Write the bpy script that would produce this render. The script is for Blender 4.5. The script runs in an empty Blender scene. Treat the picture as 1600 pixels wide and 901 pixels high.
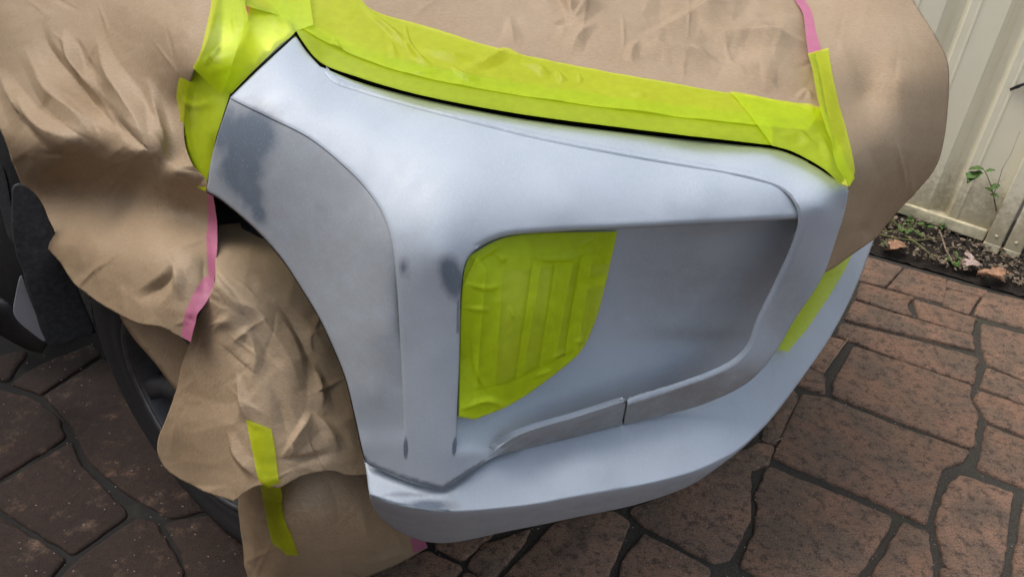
import bpy, math, random
import numpy as np
from mathutils import Vector, Matrix
from mathutils.geometry import delaunay_2d_cdt
R_ = math.radians
random.seed(4)

# ------------------------------------------------------------------ camera, sky, sun, exposure
sc = bpy.context.scene
F, CX, CY, H = 1200.0, 800.0, 450.5, 1.5          # focal length (px of a 1600 px wide frame), centre, camera height
dn = np.array([-101.0, -1720.0, F]); dn /= np.linalg.norm(dn)
zc = -dn
yc = np.array([0, 0, 1.0]); yc = yc - yc.dot(zc) * zc; yc /= np.linalg.norm(yc)
xc = np.cross(yc, zc)
if xc[0] < 0: xc = -xc
RW = np.stack([xc, yc, zc])                        # camera axes (right, up, forward) -> world
O = np.array([0, 0, H])
cam_d = bpy.data.cameras.new('camera'); cam = bpy.data.objects.new('camera', cam_d)
sc.collection.objects.link(cam); sc.camera = cam
cam_d.sensor_width = 36.0; cam_d.lens = F / 1600.0 * 36.0
cam_d.clip_start = 0.02; cam_d.clip_end = 500
rt, up, fwd = RW[:, 0], RW[:, 1], RW[:, 2]
cam.matrix_world = Matrix(((rt[0], up[0], -fwd[0], 0), (rt[1], up[1], -fwd[1], 0), (rt[2], up[2], -fwd[2], H), (0, 0, 0, 1)))

SUN_EL, SUN_AZ = R_(64), R_(-75)                    # azimuth measured from +Y towards +X
world = bpy.data.worlds.new('World'); sc.world = world; world.use_nodes = True
wn = world.node_tree; wn.nodes.clear()
sky = wn.nodes.new('ShaderNodeTexSky'); sky.sky_type = 'NISHITA'; sky.sun_disc = False
sky.sun_elevation = SUN_EL; sky.sun_rotation = SUN_AZ; sky.air_density = 1.0; sky.dust_density = 4.0; sky.ozone_density = 1.0
hs = wn.nodes.new('ShaderNodeHueSaturation'); hs.inputs['Saturation'].default_value = 0.62
bg = wn.nodes.new('ShaderNodeBackground'); bg.inputs['Strength'].default_value = 0.12
wo = wn.nodes.new('ShaderNodeOutputWorld')
wn.links.new(sky.outputs[0], hs.inputs['Color']); wn.links.new(hs.outputs[0], bg.inputs[0]); wn.links.new(bg.outputs[0], wo.inputs[0])
sd = bpy.data.lights.new('sun', 'SUN'); sd.energy = 0.5; sd.angle = R_(40); sd.color = (0.94, 0.97, 1.0)
sun = bpy.data.objects.new('sun', sd); sc.collection.objects.link(sun)
sdir = Vector((math.sin(SUN_AZ) * math.cos(SUN_EL), math.cos(SUN_AZ) * math.cos(SUN_EL), math.sin(SUN_EL)))
sun.rotation_euler = sdir.to_track_quat('Z', 'Y').to_euler(); sun.location = sdir * 20
vs = sc.view_settings; vs.view_transform = 'Standard'; vs.look = 'None'; vs.gamma = 1.0; vs.use_curve_mapping = False
vs.exposure = 1.12
sc.cycles.use_denoising = True
sc.cycles.max_bounces = 4; sc.cycles.diffuse_bounces = 2; sc.cycles.glossy_bounces = 2; sc.cycles.transparent_max_bounces = 10
sc.cycles.use_adaptive_sampling = True; sc.cycles.adaptive_threshold = 0.02

# ------------------------------------------------------------------ frames: world <-> car
AC = R_(-32)
U = np.array([math.cos(AC), math.sin(AC), 0]); V = np.array([-math.sin(AC), math.cos(AC), 0]); ZZ = np.array([0, 0, 1.0])
def ray(px, py):
    return RW @ np.array([(px - CX) / F, (CY - py) / F, 1.0])
def at_z(px, py, z):
    d = ray(px, py); return O + d * (z - H) / d[2]
C0 = at_z(690, 765, 0.5); C0[2] = 0                # car frame origin: below the lower corner of the bumper; u forward, v to the far side
def car(u, v, z): return C0 + U * u + V * v + ZZ * z
def depth(px, py, k, val):
    d = ray(px, py); q = O - C0
    if k == 'z': return (val - H) / d[2]
    if k == 'u': return (val - q @ U) / (d @ U)
    if k == 'v': return (val - q @ V) / (d @ V)
    if k == 'd': return val
    n = U * math.cos(R_(k)) + V * math.sin(R_(k))   # k = angle of a vertical plane's normal in the car frame
    return (val - q @ n) / (d @ n)
def rays(X, Y):
    D = np.stack([(X - CX) / F, (CY - Y) / F, np.ones_like(X)], 1)
    return D @ RW.T

# ------------------------------------------------------------------ numeric helpers
class TPS:
    """smooth surface through traced points: inverse depth as a thin plate spline (exact for planes)"""
    def __init__(self, ctrl, lam=1e-4, S=0.97):
        P = np.array([(c[0] / 400.0, c[1] / 400.0) for c in ctrl])
        w = np.array([1.0 / (S * depth(*c)) for c in ctrl]); n = len(P)
        K = self.k(np.linalg.norm(P[:, None] - P[None], axis=2)) + lam * np.eye(n)
        A = np.zeros((n + 3, n + 3)); A[:n, :n] = K
        A[:n, n] = 1; A[:n, n + 1:] = P; A[n, :n] = 1; A[n + 1:, :n] = P.T
        self.c = np.linalg.solve(A, np.concatenate([w, np.zeros(3)])); self.P = P
    @staticmethod
    def k(r): return np.where(r > 1e-9, r * r * np.log(np.maximum(r, 1e-9)), 0.0)
    def __call__(self, X, Y):
        Q = np.stack([X / 400.0, Y / 400.0], 1); n = len(self.P); out = np.zeros(len(Q))
        for i in range(0, len(Q), 4000):
            q = Q[i:i + 4000]
            out[i:i + 4000] = self.k(np.linalg.norm(q[:, None] - self.P[None], axis=2)) @ self.c[:n] + self.c[n] + q @ self.c[n + 1:]
        return 1.0 / out

def gnoise(x, y, seed=0):
    """2-D gradient noise, about -0.7..0.7"""
    xi = np.floor(x).astype(np.int64); yi = np.floor(y).astype(np.int64); xf = x - xi; yf = y - yi
    def g(ix, iy, dx, dy):
        h = (ix * 374761393 + iy * 668265263 + seed * 1442695041) & 0xffffffff
        h = ((h ^ (h >> 13)) * 1274126177) & 0xffffffff; h = h ^ (h >> 16)
        a = (h & 0xffff) / 65536.0 * 2 * np.pi
        return np.cos(a) * dx + np.sin(a) * dy
    u = xf ** 3 * (xf * (xf * 6 - 15) + 10); v = yf ** 3 * (yf * (yf * 6 - 15) + 10)
    a = g(xi, yi, xf, yf); b = g(xi + 1, yi, xf - 1, yf); c = g(xi, yi + 1, xf, yf - 1); d = g(xi + 1, yi + 1, xf - 1, yf - 1)
    return (a * (1 - u) + b * u) * (1 - v) + (c * (1 - u) + d * u) * v
def ridged(x, y, seed=0):
    return 0.35 - np.abs(gnoise(x, y, seed))
def sstep(a, b, x):
    t = np.clip((x - a) / (b - a), 0, 1); return t * t * (3 - 2 * t)
def in_poly(X, Y, poly):
    ins = np.zeros(len(X), bool); n = len(poly)
    for i in range(n):
        x0, y0 = poly[i]; x1, y1 = poly[(i + 1) % n]
        if y0 == y1: continue
        c = ((y0 > Y) != (y1 > Y)) & (X < (x1 - x0) * (Y - y0) / (y1 - y0) + x0)
        ins ^= c
    return ins
def line_dist(X, Y, pl, closed=False):
    """unsigned distance, signed side (+ = right of travel in image coordinates, y down), parameter 0..1 along"""
    pl = np.asarray(pl, float); seg = list(zip(pl[:-1], pl[1:]))
    if closed: seg.append((pl[-1], pl[0]))
    L = [np.linalg.norm(b - a) for a, b in seg]; tot = sum(L) + 1e-9
    best = np.full(len(X), 1e9); side = np.zeros(len(X)); par = np.zeros(len(X)); acc = 0
    for (a, b), l in zip(seg, L):
        if l < 1e-9: continue
        e = (b - a) / l; rx = X - a[0]; ry = Y - a[1]
        s = np.clip(rx * e[0] + ry * e[1], 0, l)
        d = np.hypot(rx - s * e[0], ry - s * e[1]); m = d < best
        cr = e[0] * ry - e[1] * rx
        best = np.where(m, d, best); side = np.where(m, np.sign(cr), side); par = np.where(m, (acc + s) / tot, par); acc += l
    return best, side, par
def spline(pts, step=6.0, closed=False, sharp=()):
    """Catmull-Rom through pts, resampled about every step px; indices in sharp stay corners"""
    P = [np.array(p[:2], float) for p in pts]; n = len(P); out = []
    segs = n if closed else n - 1
    for i in range(segs):
        p1, p2 = P[i], P[(i + 1) % n]
        p0 = P[i - 1] if (closed or i > 0) else p1
        p3 = P[(i + 2) % n] if (closed or i + 2 < n) else p2
        if i in sharp: p0 = p1
        if (i + 1) % n in sharp: p3 = p2
        l = np.linalg.norm(p2 - p1); k = max(1, int(round(l / step)))
        d1 = max(np.linalg.norm(p1 - p0), 1e-6) ** 0.5; d2 = max(l, 1e-6) ** 0.5; d3 = max(np.linalg.norm(p3 - p2), 1e-6) ** 0.5
        if np.allclose(p0, p1): m1 = p2 - p1
        else: m1 = d2 * ((p1 - p0) / d1 - (p2 - p0) / (d1 + d2) + (p2 - p1) / d2)
        if np.allclose(p3, p2): m2 = p2 - p1
        else: m2 = d2 * ((p2 - p1) / d2 - (p3 - p1) / (d2 + d3) + (p3 - p2) / d3)
        for j in range(k):
            t = j / k; t2 = t * t; t3 = t2 * t
            out.append((2 * t3 - 3 * t2 + 1) * p1 + (t3 - 2 * t2 + t) * m1 + (-2 * t3 + 3 * t2) * p2 + (t3 - t2) * m2)
    if not closed: out.append(P[-1])
    return np.array(out)

# ------------------------------------------------------------------ object helpers
COL = sc.collection
def tag(o, label=None, cat=None, group=None, kind=None):
    if label: o['label'] = label
    if cat: o['category'] = cat
    if group: o['group'] = group
    if kind: o['kind'] = kind
    return o
def mesh_obj(name, verts, faces, mat, parent=None, smooth=True, sharp=0):
    me = bpy.data.meshes.new(name); me.from_pydata([tuple(map(float, v)) for v in verts], [], [tuple(map(int, f)) for f in faces])
    if mat: me.materials.append(mat)
    if smooth:
        me.shade_smooth()
        if sharp: me.set_sharp_from_angle(angle=R_(sharp))
    me.update()
    o = bpy.data.objects.new(name, me); COL.objects.link(o)
    if parent: o.parent = parent
    return o
def empty(name, label, cat, group=None, loc=(0, 0, 0)):
    o = bpy.data.objects.new(name, None); COL.objects.link(o); o.empty_display_size = 0.1
    tag(o, label, cat, group); return o
def solid(o, th, off=-1.0):
    m = o.modifiers.new('thickness', 'SOLIDIFY'); m.thickness = th; m.offset = off; m.use_even_offset = False
    return o
def cdt(bound, inner, lines=()):
    vs_ = [Vector(p) for p in bound]; n = len(vs_)
    edges = [(i, (i + 1) % n) for i in range(n)]
    vs_ += [Vector(p) for p in inner]
    for ln in lines:
        k = len(vs_); vs_ += [Vector(p) for p in ln]; edges += [(k + i, k + i + 1) for i in range(len(ln) - 1)]
    r = delaunay_2d_cdt(vs_, edges, [], 1, 1e-4)
    return np.array([tuple(v) for v in r[0]]), r[2]
def sheet(name, bound, fn, mat, parent=None, sp=7.0, th=0.003, roll=0.0, drop=0.0, relief=None, attrs=None, extra=(), lines=(), jit=0.25, sharp=0):
    """a panel or sheet: traced outline, real depth from fn(X, Y) (+ relief along the surface normal in metres), real thickness"""
    bound = np.asarray(bound, float)
    x0, y0 = bound.min(0); x1, y1 = bound.max(0)
    rs = np.random.RandomState(len(name) + int(abs(x0)) % 97)
    gx, gy = np.meshgrid(np.arange(x0, x1 + sp, sp), np.arange(y0, y1 + sp, sp * 0.866))
    gx = gx + (np.arange(gx.shape[0]) % 2)[:, None] * sp * 0.5
    X = gx.ravel() + rs.uniform(-jit, jit, gx.size) * sp; Y = gy.ravel() + rs.uniform(-jit, jit, gx.size) * sp
    m = in_poly(X, Y, bound); X, Y = X[m], Y[m]
    d, _, _ = line_dist(X, Y, bound, True); keep = d > max(0.55 * sp, roll * 1.1)
    for ln in lines:
        dl, _, _ = line_dist(X, Y, ln); keep &= dl > 0.5 * sp
    pts = [np.stack([X[keep], Y[keep]], 1)]
    if roll > 0:
        nx = np.roll(bound, -1, 0) - np.roll(bound, 1, 0); nrm = np.stack([-nx[:, 1], nx[:, 0]], 1)
        nrm /= np.linalg.norm(nrm, axis=1)[:, None] + 1e-9
        tst = bound + nrm * 0.5
        if in_poly(tst[:, 0], tst[:, 1], bound).mean() < 0.5: nrm = -nrm
        for f in (0.12, 0.35, 0.65, 1.0):
            q = bound + nrm * roll * f
            ok = in_poly(q[:, 0], q[:, 1], bound)
            dd, _, _ = line_dist(q[:, 0], q[:, 1], bound, True); ok &= dd > roll * f * 0.9
            pts.append(q[ok])
    for e in extra:
        e = np.asarray(e, float); ok = in_poly(e[:, 0], e[:, 1], bound)
        dd, _, _ = line_dist(e[:, 0], e[:, 1], bound, True); pts.append(e[ok & (dd > 0.6)])
    co, faces = cdt(bound, np.concatenate(pts), lines)
    X, Y = co[:, 0], co[:, 1]
    t = fn(X, Y)
    if roll > 0:
        dd, _, _ = line_dist(X, Y, bound, True); s = np.clip(1 - dd / roll, 0, 1)
        t = t + drop * (1 - np.sqrt(np.maximum(0, 1 - s * s)))
    P = O + rays(X, Y) * t[:, None]
    fc = np.array([f for f in faces if len(f) == 3])
    def normals(P):
        n = np.cross(P[fc[:, 1]] - P[fc[:, 0]], P[fc[:, 2]] - P[fc[:, 0]])
        vn = np.zeros_like(P)
        for i in range(3): np.add.at(vn, fc[:, i], n)
        return n, vn / (np.linalg.norm(vn, axis=1)[:, None] + 1e-12)
    n, vn = normals(P)
    cen = P[fc].mean(1); flip = ((O - cen) * n).sum(1) < 0
    if flip.mean() > 0.5: fc = fc[:, ::-1]; vn = -vn
    if relief is not None: P = P + vn * relief(X, Y)[:, None]
    o = mesh_obj(name, P, fc, mat, parent, True, sharp)
    if attrs:
        for k, f in attrs.items():
            a = o.data.attributes.new(k, 'FLOAT', 'POINT'); a.data.foreach_set('value', np.asarray(f(X, Y), np.float32))
    if th > 0: solid(o, th)
    return o
def facets(sc_, seed):
    """piecewise flat random relief (crumpled paper): random heights joined by triangles with spacing about sc_ px"""
    rs = np.random.RandomState(seed); x0, y0, x1, y1 = -140, -160, 1560, 1010
    nx, ny = int((x1 - x0) / sc_) + 1, int((y1 - y0) / sc_) + 1
    gx, gy = np.meshgrid(np.arange(nx), np.arange(ny)); P = np.stack([gx.ravel(), gy.ravel()], 1) + rs.uniform(-.48, .48, (nx * ny, 2))
    P = P * sc_ + np.array([x0, y0]); Hh = rs.uniform(-1, 1, len(P)) * (rs.uniform(0, 1, len(P)) < 0.75)
    r = delaunay_2d_cdt([Vector(p) for p in P], [], [], 0, 1e-4); Q = np.array([tuple(v) for v in r[0]]); T = np.array([f for f in r[2] if len(f) == 3])
    Hq = Hh[np.array([o[0] if len(o) else 0 for o in r[3]])]
    A, B, C = Q[T[:, 0]], Q[T[:, 1]], Q[T[:, 2]]; lo = np.minimum(np.minimum(A, B), C); hi = np.maximum(np.maximum(A, B), C)
    def f(X, Y):
        out = np.zeros(len(X)); ok = np.nonzero((hi[:, 0] >= X.min()) & (lo[:, 0] <= X.max()) & (hi[:, 1] >= Y.min()) & (lo[:, 1] <= Y.max()))[0]
        for i in ok:
            m = np.nonzero((X >= lo[i, 0]) & (X <= hi[i, 0]) & (Y >= lo[i, 1]) & (Y <= hi[i, 1]))[0]
            if not len(m): continue
            a, b, c = A[i], B[i], C[i]; det = (b[1] - c[1]) * (a[0] - c[0]) + (c[0] - b[0]) * (a[1] - c[1])
            l1 = ((b[1] - c[1]) * (X[m] - c[0]) + (c[0] - b[0]) * (Y[m] - c[1])) / det; l2 = ((c[1] - a[1]) * (X[m] - c[0]) + (a[0] - c[0]) * (Y[m] - c[1])) / det
            k = (l1 >= 0) & (l2 >= 0) & (l1 + l2 <= 1); t = T[i]
            out[m[k]] = l1[k] * Hq[t[0]] + l2[k] * Hq[t[1]] + (1 - l1[k] - l2[k]) * Hq[t[2]]
        return out
    return f
def inside_runs(lines, bound, gap=3.0):
    out = []
    for pl in lines:
        ok = in_poly(pl[:, 0], pl[:, 1], bound) & (line_dist(pl[:, 0], pl[:, 1], bound, True)[0] > gap); run = []
        for p, k in zip(pl, ok):
            if k: run.append(p)
            else:
                if len(run) > 1: out.append(np.array(run))
                run = []
        if len(run) > 1: out.append(np.array(run))
    return out
def creases(n, x0, y0, x1, y1, seed, ang=None, amp=0.0022):
    """short sharp creases: nearly straight lines a few mm high"""
    r = random.Random(seed); out = []
    for _ in range(n):
        x, y, l = r.uniform(x0, x1), r.uniform(y0, y1), r.uniform(35, 120); a = r.uniform(0, math.pi) if ang is None else r.gauss(ang, 0.35)
        dx, dy = math.cos(a) * l / 2, math.sin(a) * l / 2; k = r.uniform(-6, 6)
        out.append(([(x - dx, y - dy), (x + k * dy / l, y - k * dx / l), (x + dx, y + dy)], amp * r.choice([1, 1, -1]) * r.uniform(.5, 1.2), r.uniform(2.0, 4.5), r.uniform(2.0, 9)))
    return out
def folds(specs, noise=()):
    """relief: traced folds (polyline, height, width on its left, width on its right) + crumple octaves (scale px, height, seed)"""
    sp_ = [(spline(pl, 8.0), a, wl, wr) for pl, a, wl, wr in specs]
    fac = [(facets(sc_, sd_), a) for sc_, a, sd_ in noise]
    def f(X, Y):
        h = np.zeros(len(X))
        for pl, a, wl, wr in sp_:
            d, s, p = line_dist(X, Y, pl); w = np.where(s > 0, wr, wl) * (0.40 + 0.62 * p)
            q = np.clip(1 - d / (2.1 * w), 0, 1); h += a * (0.8 * q + 0.2 * q * q) * np.minimum(1, p * 2.4) * np.minimum(1, (1 - p) * 3.0)
        for fc_, a in fac: h += a * fc_(X, Y)
        return h
    f.lines = [pl for pl, a, wl, wr in sp_ if abs(a) > 0.0010]
    return f

# ------------------------------------------------------------------ materials
class NT:
    def __init__(self, name):
        self.m = bpy.data.materials.new(name); self.m.use_nodes = True; self.t = self.m.node_tree; self.t.nodes.clear()
        self.out = self.n('ShaderNodeOutputMaterial')
    def n(self, typ, **kw):
        nd = self.t.nodes.new(typ)
        for k, v in kw.items():
            if k in nd.inputs: self.set(nd.inputs[k], v)
            else: setattr(nd, k, v)
        return nd
    def set(self, sock, v):
        if isinstance(v, bpy.types.NodeSocket): self.t.links.new(v, sock)
        else:
            if isinstance(v, (tuple, list)) and len(v) == 3 and sock.type == 'RGBA': v = (*v, 1)
            sock.default_value = v
    def coord(self, scale=(1, 1, 1), kind='Object', rot=(0, 0, 0)):
        tc = self.n('ShaderNodeTexCoord'); mp = self.n('ShaderNodeMapping'); mp.inputs['Scale'].default_value = scale; mp.inputs['Rotation'].default_value = rot
        self.t.links.new(tc.outputs[kind], mp.inputs['Vector']); return mp.outputs[0]
    def noise(self, vec, scale, detail=6, rough=0.55, dist=0.0):
        nd = self.n('ShaderNodeTexNoise', Vector=vec, Scale=scale, Detail=detail, Roughness=rough, Distortion=dist); return nd.outputs['Fac']
    def ramp(self, fac, a, b):
        nd = self.n('ShaderNodeMapRange', Value=fac); nd.interpolation_type = 'SMOOTHSTEP'
        nd.inputs['From Min'].default_value = a; nd.inputs['From Max'].default_value = b; return nd.outputs[0]
    def mix(self, fac, a, b, mode='MIX'):
        nd = self.n('ShaderNodeMix'); nd.data_type = 'RGBA'; nd.blend_type = mode
        self.set(nd.inputs[0], fac); self.set(nd.inputs[6], a); self.set(nd.inputs[7], b); return nd.outputs[2]
    def math(self, op, a, b=0.0):
        nd = self.n('ShaderNodeMath'); nd.operation = op; self.set(nd.inputs[0], a); self.set(nd.inputs[1], b); return nd.outputs[0]
    def attr(self, name):
        nd = self.n('ShaderNodeAttribute'); nd.attribute_name = name; return nd.outputs['Fac']
    def bump(self, h, strength=0.3, dist=0.002, normal=None):
        nd = self.n('ShaderNodeBump', Height=h, Strength=strength, Distance=dist)
        if normal is not None: self.set(nd.inputs['Normal'], normal)
        return nd.outputs[0]
    def bsdf(self, **kw):
        nd = self.n('ShaderNodeBsdfPrincipled')
        for k, v in kw.items(): self.set(nd.inputs[k.replace('_', ' ')], v)
        return nd
    def done(self, sh):
        self.t.links.new(sh.outputs[0] if hasattr(sh, 'outputs') else sh, self.out.inputs['Surface']); return self.m

def mat_primer():
    m = NT('sanded_primer'); v = m.coord()
    big = m.noise(v, 5.0, 4, 0.55); mid = m.noise(v, 30, 6, 0.62); fine = m.noise(v, 900, 2, 0.5); spk = m.noise(v, 330, 3, 0.6)
    c = m.mix(m.ramp(big, 0.3, 0.7), (0.335, 0.382, 0.425), (0.39, 0.435, 0.48))
    c = m.mix(m.math('MULTIPLY', m.ramp(spk, 0.45, 0.72), 0.5), c, (0.44, 0.485, 0.53))
    # thin brownish overspray in the recess; elsewhere shade put into the colour
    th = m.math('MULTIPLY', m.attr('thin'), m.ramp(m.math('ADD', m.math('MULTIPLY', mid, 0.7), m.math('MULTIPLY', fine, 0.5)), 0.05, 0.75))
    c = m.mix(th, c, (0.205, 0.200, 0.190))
    # old slate paint where the primer was sanded through
    w = m.math('ADD', m.attr('wear'), m.math('MULTIPLY', m.math('SUBTRACT', m.noise(v, 24, 7, 0.68, 0.3), 0.5), 0.60))
    c = m.mix(m.math('MULTIPLY', m.ramp(w, 0.20, 0.42), 0.55), c, (0.235, 0.25, 0.265))
    w = m.math('MULTIPLY', m.ramp(w, 0.34, 0.78), 0.84)
    c = m.mix(w, c, (0.085, 0.115, 0.15))
    rough = m.math('ADD', 0.36, m.math('MULTIPLY', m.ramp(mid, 0.3, 0.8), 0.14))
    scr = m.noise(m.coord((700, 40, 260), rot=(0.4, 0.2, 0.6)), 1.0, 3, 0.6)
    c = m.mix(m.math('MULTIPLY', m.ramp(scr, 0.56, 0.72), 0.22), c, (0.55, 0.57, 0.60))
    c = m.mix(m.math('MULTIPLY', m.ramp(m.noise(v, 12, 6, 0.65, 0.4), 0.5, 0.75), 0.22), c, (0.25, 0.255, 0.265))
    bp = m.bump(fine, 0.10, 0.0006); bp = m.bump(scr, 0.04, 0.0005, bp)
    return m.done(m.bsdf(Base_Color=c, Roughness=rough, Normal=bp, Specular_IOR_Level=0.5))
def mat_paper():
    m = NT('kraft_paper'); v = m.coord((1, 1, 1))
    st = m.noise(m.coord((60, 420, 60), rot=(0, 0, R_(25))), 1.6, 3, 0.6); fb = m.noise(v, 260, 4, 0.7); bl = m.noise(v, 6, 4, 0.5)
    c = m.mix(m.ramp(bl, 0.3, 0.75), (0.282, 0.194, 0.110), (0.335, 0.242, 0.148))
    c = m.mix(m.math('MULTIPLY', m.ramp(st, 0.38, 0.68), 0.45), c, (0.41, 0.318, 0.212))
    c = m.mix(m.math('MULTIPLY', m.ramp(fb, 0.48, 0.72), 0.45), c, (0.19, 0.13, 0.082))
    bp = m.bump(st, 0.10, 0.0006); bp = m.bump(fb, 0.10, 0.0006, bp)
    return m.done(m.bsdf(Base_Color=c, Roughness=0.6, Normal=bp, Specular_IOR_Level=0.28))
def mat_tape(name, col, tint, alpha=0.42, rough=0.42):
    m = NT(name); v = m.coord()
    n1 = m.noise(v, 60, 4, 0.6); n2 = m.noise(v, 420, 2, 0.5)
    c = m.mix(m.ramp(n1, 0.3, 0.7), tuple(x * 0.90 for x in col), col)
    bp = m.bump(n1, 0.05, 0.002); bp = m.bump(n2, 0.05, 0.0004, bp)
    b = m.bsdf(Base_Color=c, Roughness=rough, Normal=bp, Specular_IOR_Level=0.5)
    tr = m.n('ShaderNodeBsdfTransparent', Color=tint)
    tl = m.n('ShaderNodeBsdfTranslucent', Color=c)
    m1 = m.n('ShaderNodeMixShader'); m1.inputs[0].default_value = 0.15
    m.t.links.new(b.outputs[0], m1.inputs[1]); m.t.links.new(tl.outputs[0], m1.inputs[2])
    mx = m.n('ShaderNodeMixShader'); mx.inputs[0].default_value = alpha
    m.t.links.new(m1.outputs[0], mx.inputs[1]); m.t.links.new(tr.outputs[0], mx.inputs[2])
    return m.done(mx)
def mat_plain(name, col, rough=0.6, scale=40.0, var=0.25, bumpd=0.001, metallic=0.0, spec=0.4):
    m = NT(name); v = m.coord(); n = m.noise(v, scale, 5, 0.6)
    c = m.mix(m.ramp(n, 0.3, 0.75), tuple(x * (1 - var) for x in col), tuple(min(1, x * (1 + var)) for x in col))
    return m.done(m.bsdf(Base_Color=c, Roughness=rough, Metallic=metallic, Specular_IOR_Level=spec, Normal=m.bump(n, 0.3, bumpd)))
def mat_paver(name='clay_paver', shade_amt=0.0):
    m = NT(name); v = m.coord()
    oi = m.n('ShaderNodeObjectInfo'); rnd = oi.outputs['Random']
    vv = m.n('ShaderNodeVectorMath', operation='ADD'); m.set(vv.inputs[0], v)
    cb = m.n('ShaderNodeCombineXYZ', X=m.math('MULTIPLY', rnd, 37.0), Y=m.math('MULTIPLY', rnd, 11.0)); m.set(vv.inputs[1], cb.outputs[0])
    q = vv.outputs[0]
    big = m.noise(q, 7, 5, 0.6, 0.3); mid = m.noise(q, 40, 5, 0.78); fine = m.noise(q, 260, 3, 0.75); spk = m.noise(q, 520, 2, 0.5)
    st = m.noise(m.coord((26, 170, 26), rot=(0, 0, R_(32))), 1.5, 6, 0.75)
    base = m.mix(rnd, (0.315, 0.172, 0.105), (0.41, 0.235, 0.150))
    c = m.mix(m.ramp(big, 0.36, 0.64), (0.21, 0.14, 0.095), base)
    c = m.mix(m.math('MULTIPLY', m.ramp(st, 0.46, 0.70), 0.6), c, (0.070, 0.045, 0.030))
    c = m.mix(m.math('MULTIPLY', m.ramp(mid, 0.47, 0.63), 0.8), c, (0.060, 0.042, 0.030))
    c = m.mix(m.math('MULTIPLY', m.ramp(fine, 0.55, 0.66), 0.75), c, (0.34, 0.25, 0.165))
    c = m.mix(m.math('MULTIPLY', m.ramp(fine, 0.46, 0.34), 0.8), c, (0.028, 0.021, 0.016))
    c = m.mix(m.math('MULTIPLY', m.ramp(spk, 0.70, 0.76), 0.8), c, (0.45, 0.40, 0.33))
    if shade_amt: c = m.mix(m.math('MULTIPLY', m.ramp(m.noise(v, 13, 5, 0.7), 0.78, 0.52), shade_amt), c, (0.0230, 0.0118, 0.0076))  # darker left bricks, with the shade there put into the colour
    hgt = m.math('ADD', m.math('MULTIPLY', fine, 0.6), m.math('ADD', mid, m.math('MULTIPLY', st, 0.8)))
    return m.done(m.bsdf(Base_Color=c, Roughness=0.72, Normal=m.bump(hgt, 1.0, 0.006), Specular_IOR_Level=0.45))

M = {}
M['primer'] = mat_primer(); M['paper'] = mat_paper(); M['paver'] = mat_paver(); M['paver_shaded'] = mat_paver('shaded_clay_paver', 0.92)
M['yellow'] = mat_tape('yellow_tape', (0.66, 0.82, 0.014), (0.94, 0.97, 0.30), 0.56)
M['pink'] = mat_tape('pink_tape', (0.55, 0.17, 0.27), (0.95, 0.6, 0.75), 0.15, 0.5)
def mat_mortar():
    m = NT('mortar'); v = m.coord(); n = m.noise(v, 220, 5, 0.6)
    c = m.mix(m.ramp(n, 0.3, 0.75), (0.030, 0.026, 0.019), (0.070, 0.060, 0.045))
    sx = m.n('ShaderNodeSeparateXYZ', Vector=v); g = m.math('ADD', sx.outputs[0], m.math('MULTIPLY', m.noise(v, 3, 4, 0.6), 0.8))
    c = m.mix(m.ramp(g, 0.45, -0.05), c, (0.010, 0.0085, 0.007))       # shade beside the wheel painted into the mortar
    c = m.mix(m.math('MULTIPLY', m.ramp(m.noise(v, 9, 4, 0.6), 0.55, 0.7), 0.5), c, (0.040, 0.045, 0.022))
    return m.done(m.bsdf(Base_Color=c, Roughness=0.85, Normal=m.bump(n, 0.5, 0.004)))
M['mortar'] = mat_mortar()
M['soil'] = mat_plain('garden_soil', (0.022, 0.016, 0.011), 0.95, 120, 0.6, 0.01)
M['black'] = mat_plain('black_plastic', (0.012, 0.012, 0.013), 0.6, 60, 0.3)
M['gap'] = mat_plain('gap_black', (0.006, 0.006, 0.006), 0.9, 60, 0.2, spec=0.1)
M['rubber'] = mat_plain('tyre_rubber', (0.026, 0.026, 0.027), 0.65, 300, 0.3, 0.0008)
M['alloy'] = mat_plain('grey_alloy', (0.075, 0.075, 0.078), 0.45, 50, 0.15, 0.0004, metallic=0.6)
M['lip'] = mat_plain('bright_alloy', (0.16, 0.16, 0.165), 0.35, 50, 0.15, 0.0004, metallic=0.8)
M['silver'] = mat_plain('silver_paint', (0.45, 0.47, 0.50), 0.28, 12, 0.06, 0.0003, metallic=0.3)
M['paint'] = mat_plain('titanium_grey_paint', (0.125, 0.13, 0.135), 0.3, 12, 0.06, 0.0003, metallic=0.2)
M['flap'] = mat_plain('grey_rubber', (0.035, 0.035, 0.037), 0.75, 90, 0.35, 0.002)
def mat_fence():
    m = NT('cream_steel'); v = m.coord(); n = m.noise(v, 6, 6, 0.65); f = m.noise(v, 45, 6, 0.7)
    c = m.mix(m.ramp(n, 0.3, 0.75), (0.78, 0.72, 0.53), (0.84, 0.77, 0.57))
    sx = m.n('ShaderNodeSeparateXYZ', Vector=v); hgt = m.math('ADD', sx.outputs[2], m.math('MULTIPLY', f, -0.45))
    c = m.mix(m.math('MULTIPLY', m.ramp(hgt, 0.10, -0.16), 0.75), c, (0.33, 0.27, 0.15))    # soil splashed up by rain
    st = m.noise(m.coord((60, 60, 2.0)), 1.0, 5, 0.7)
    c = m.mix(m.math('MULTIPLY', m.ramp(st, 0.55, 0.8), 0.30), c, (0.50, 0.46, 0.33))
    return m.done(m.bsdf(Base_Color=c, Roughness=0.45, Normal=m.bump(n, 0.1, 0.0006)))
M['fence'] = mat_fence()
M['fence_dirty'] = mat_plain('stained_cream_steel', (0.62, 0.55, 0.36), 0.6, 16, 0.35, 0.0008)
M['leaf'] = mat_plain('leaf_green', (0.085, 0.16, 0.035), 0.5, 80, 0.35)
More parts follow.
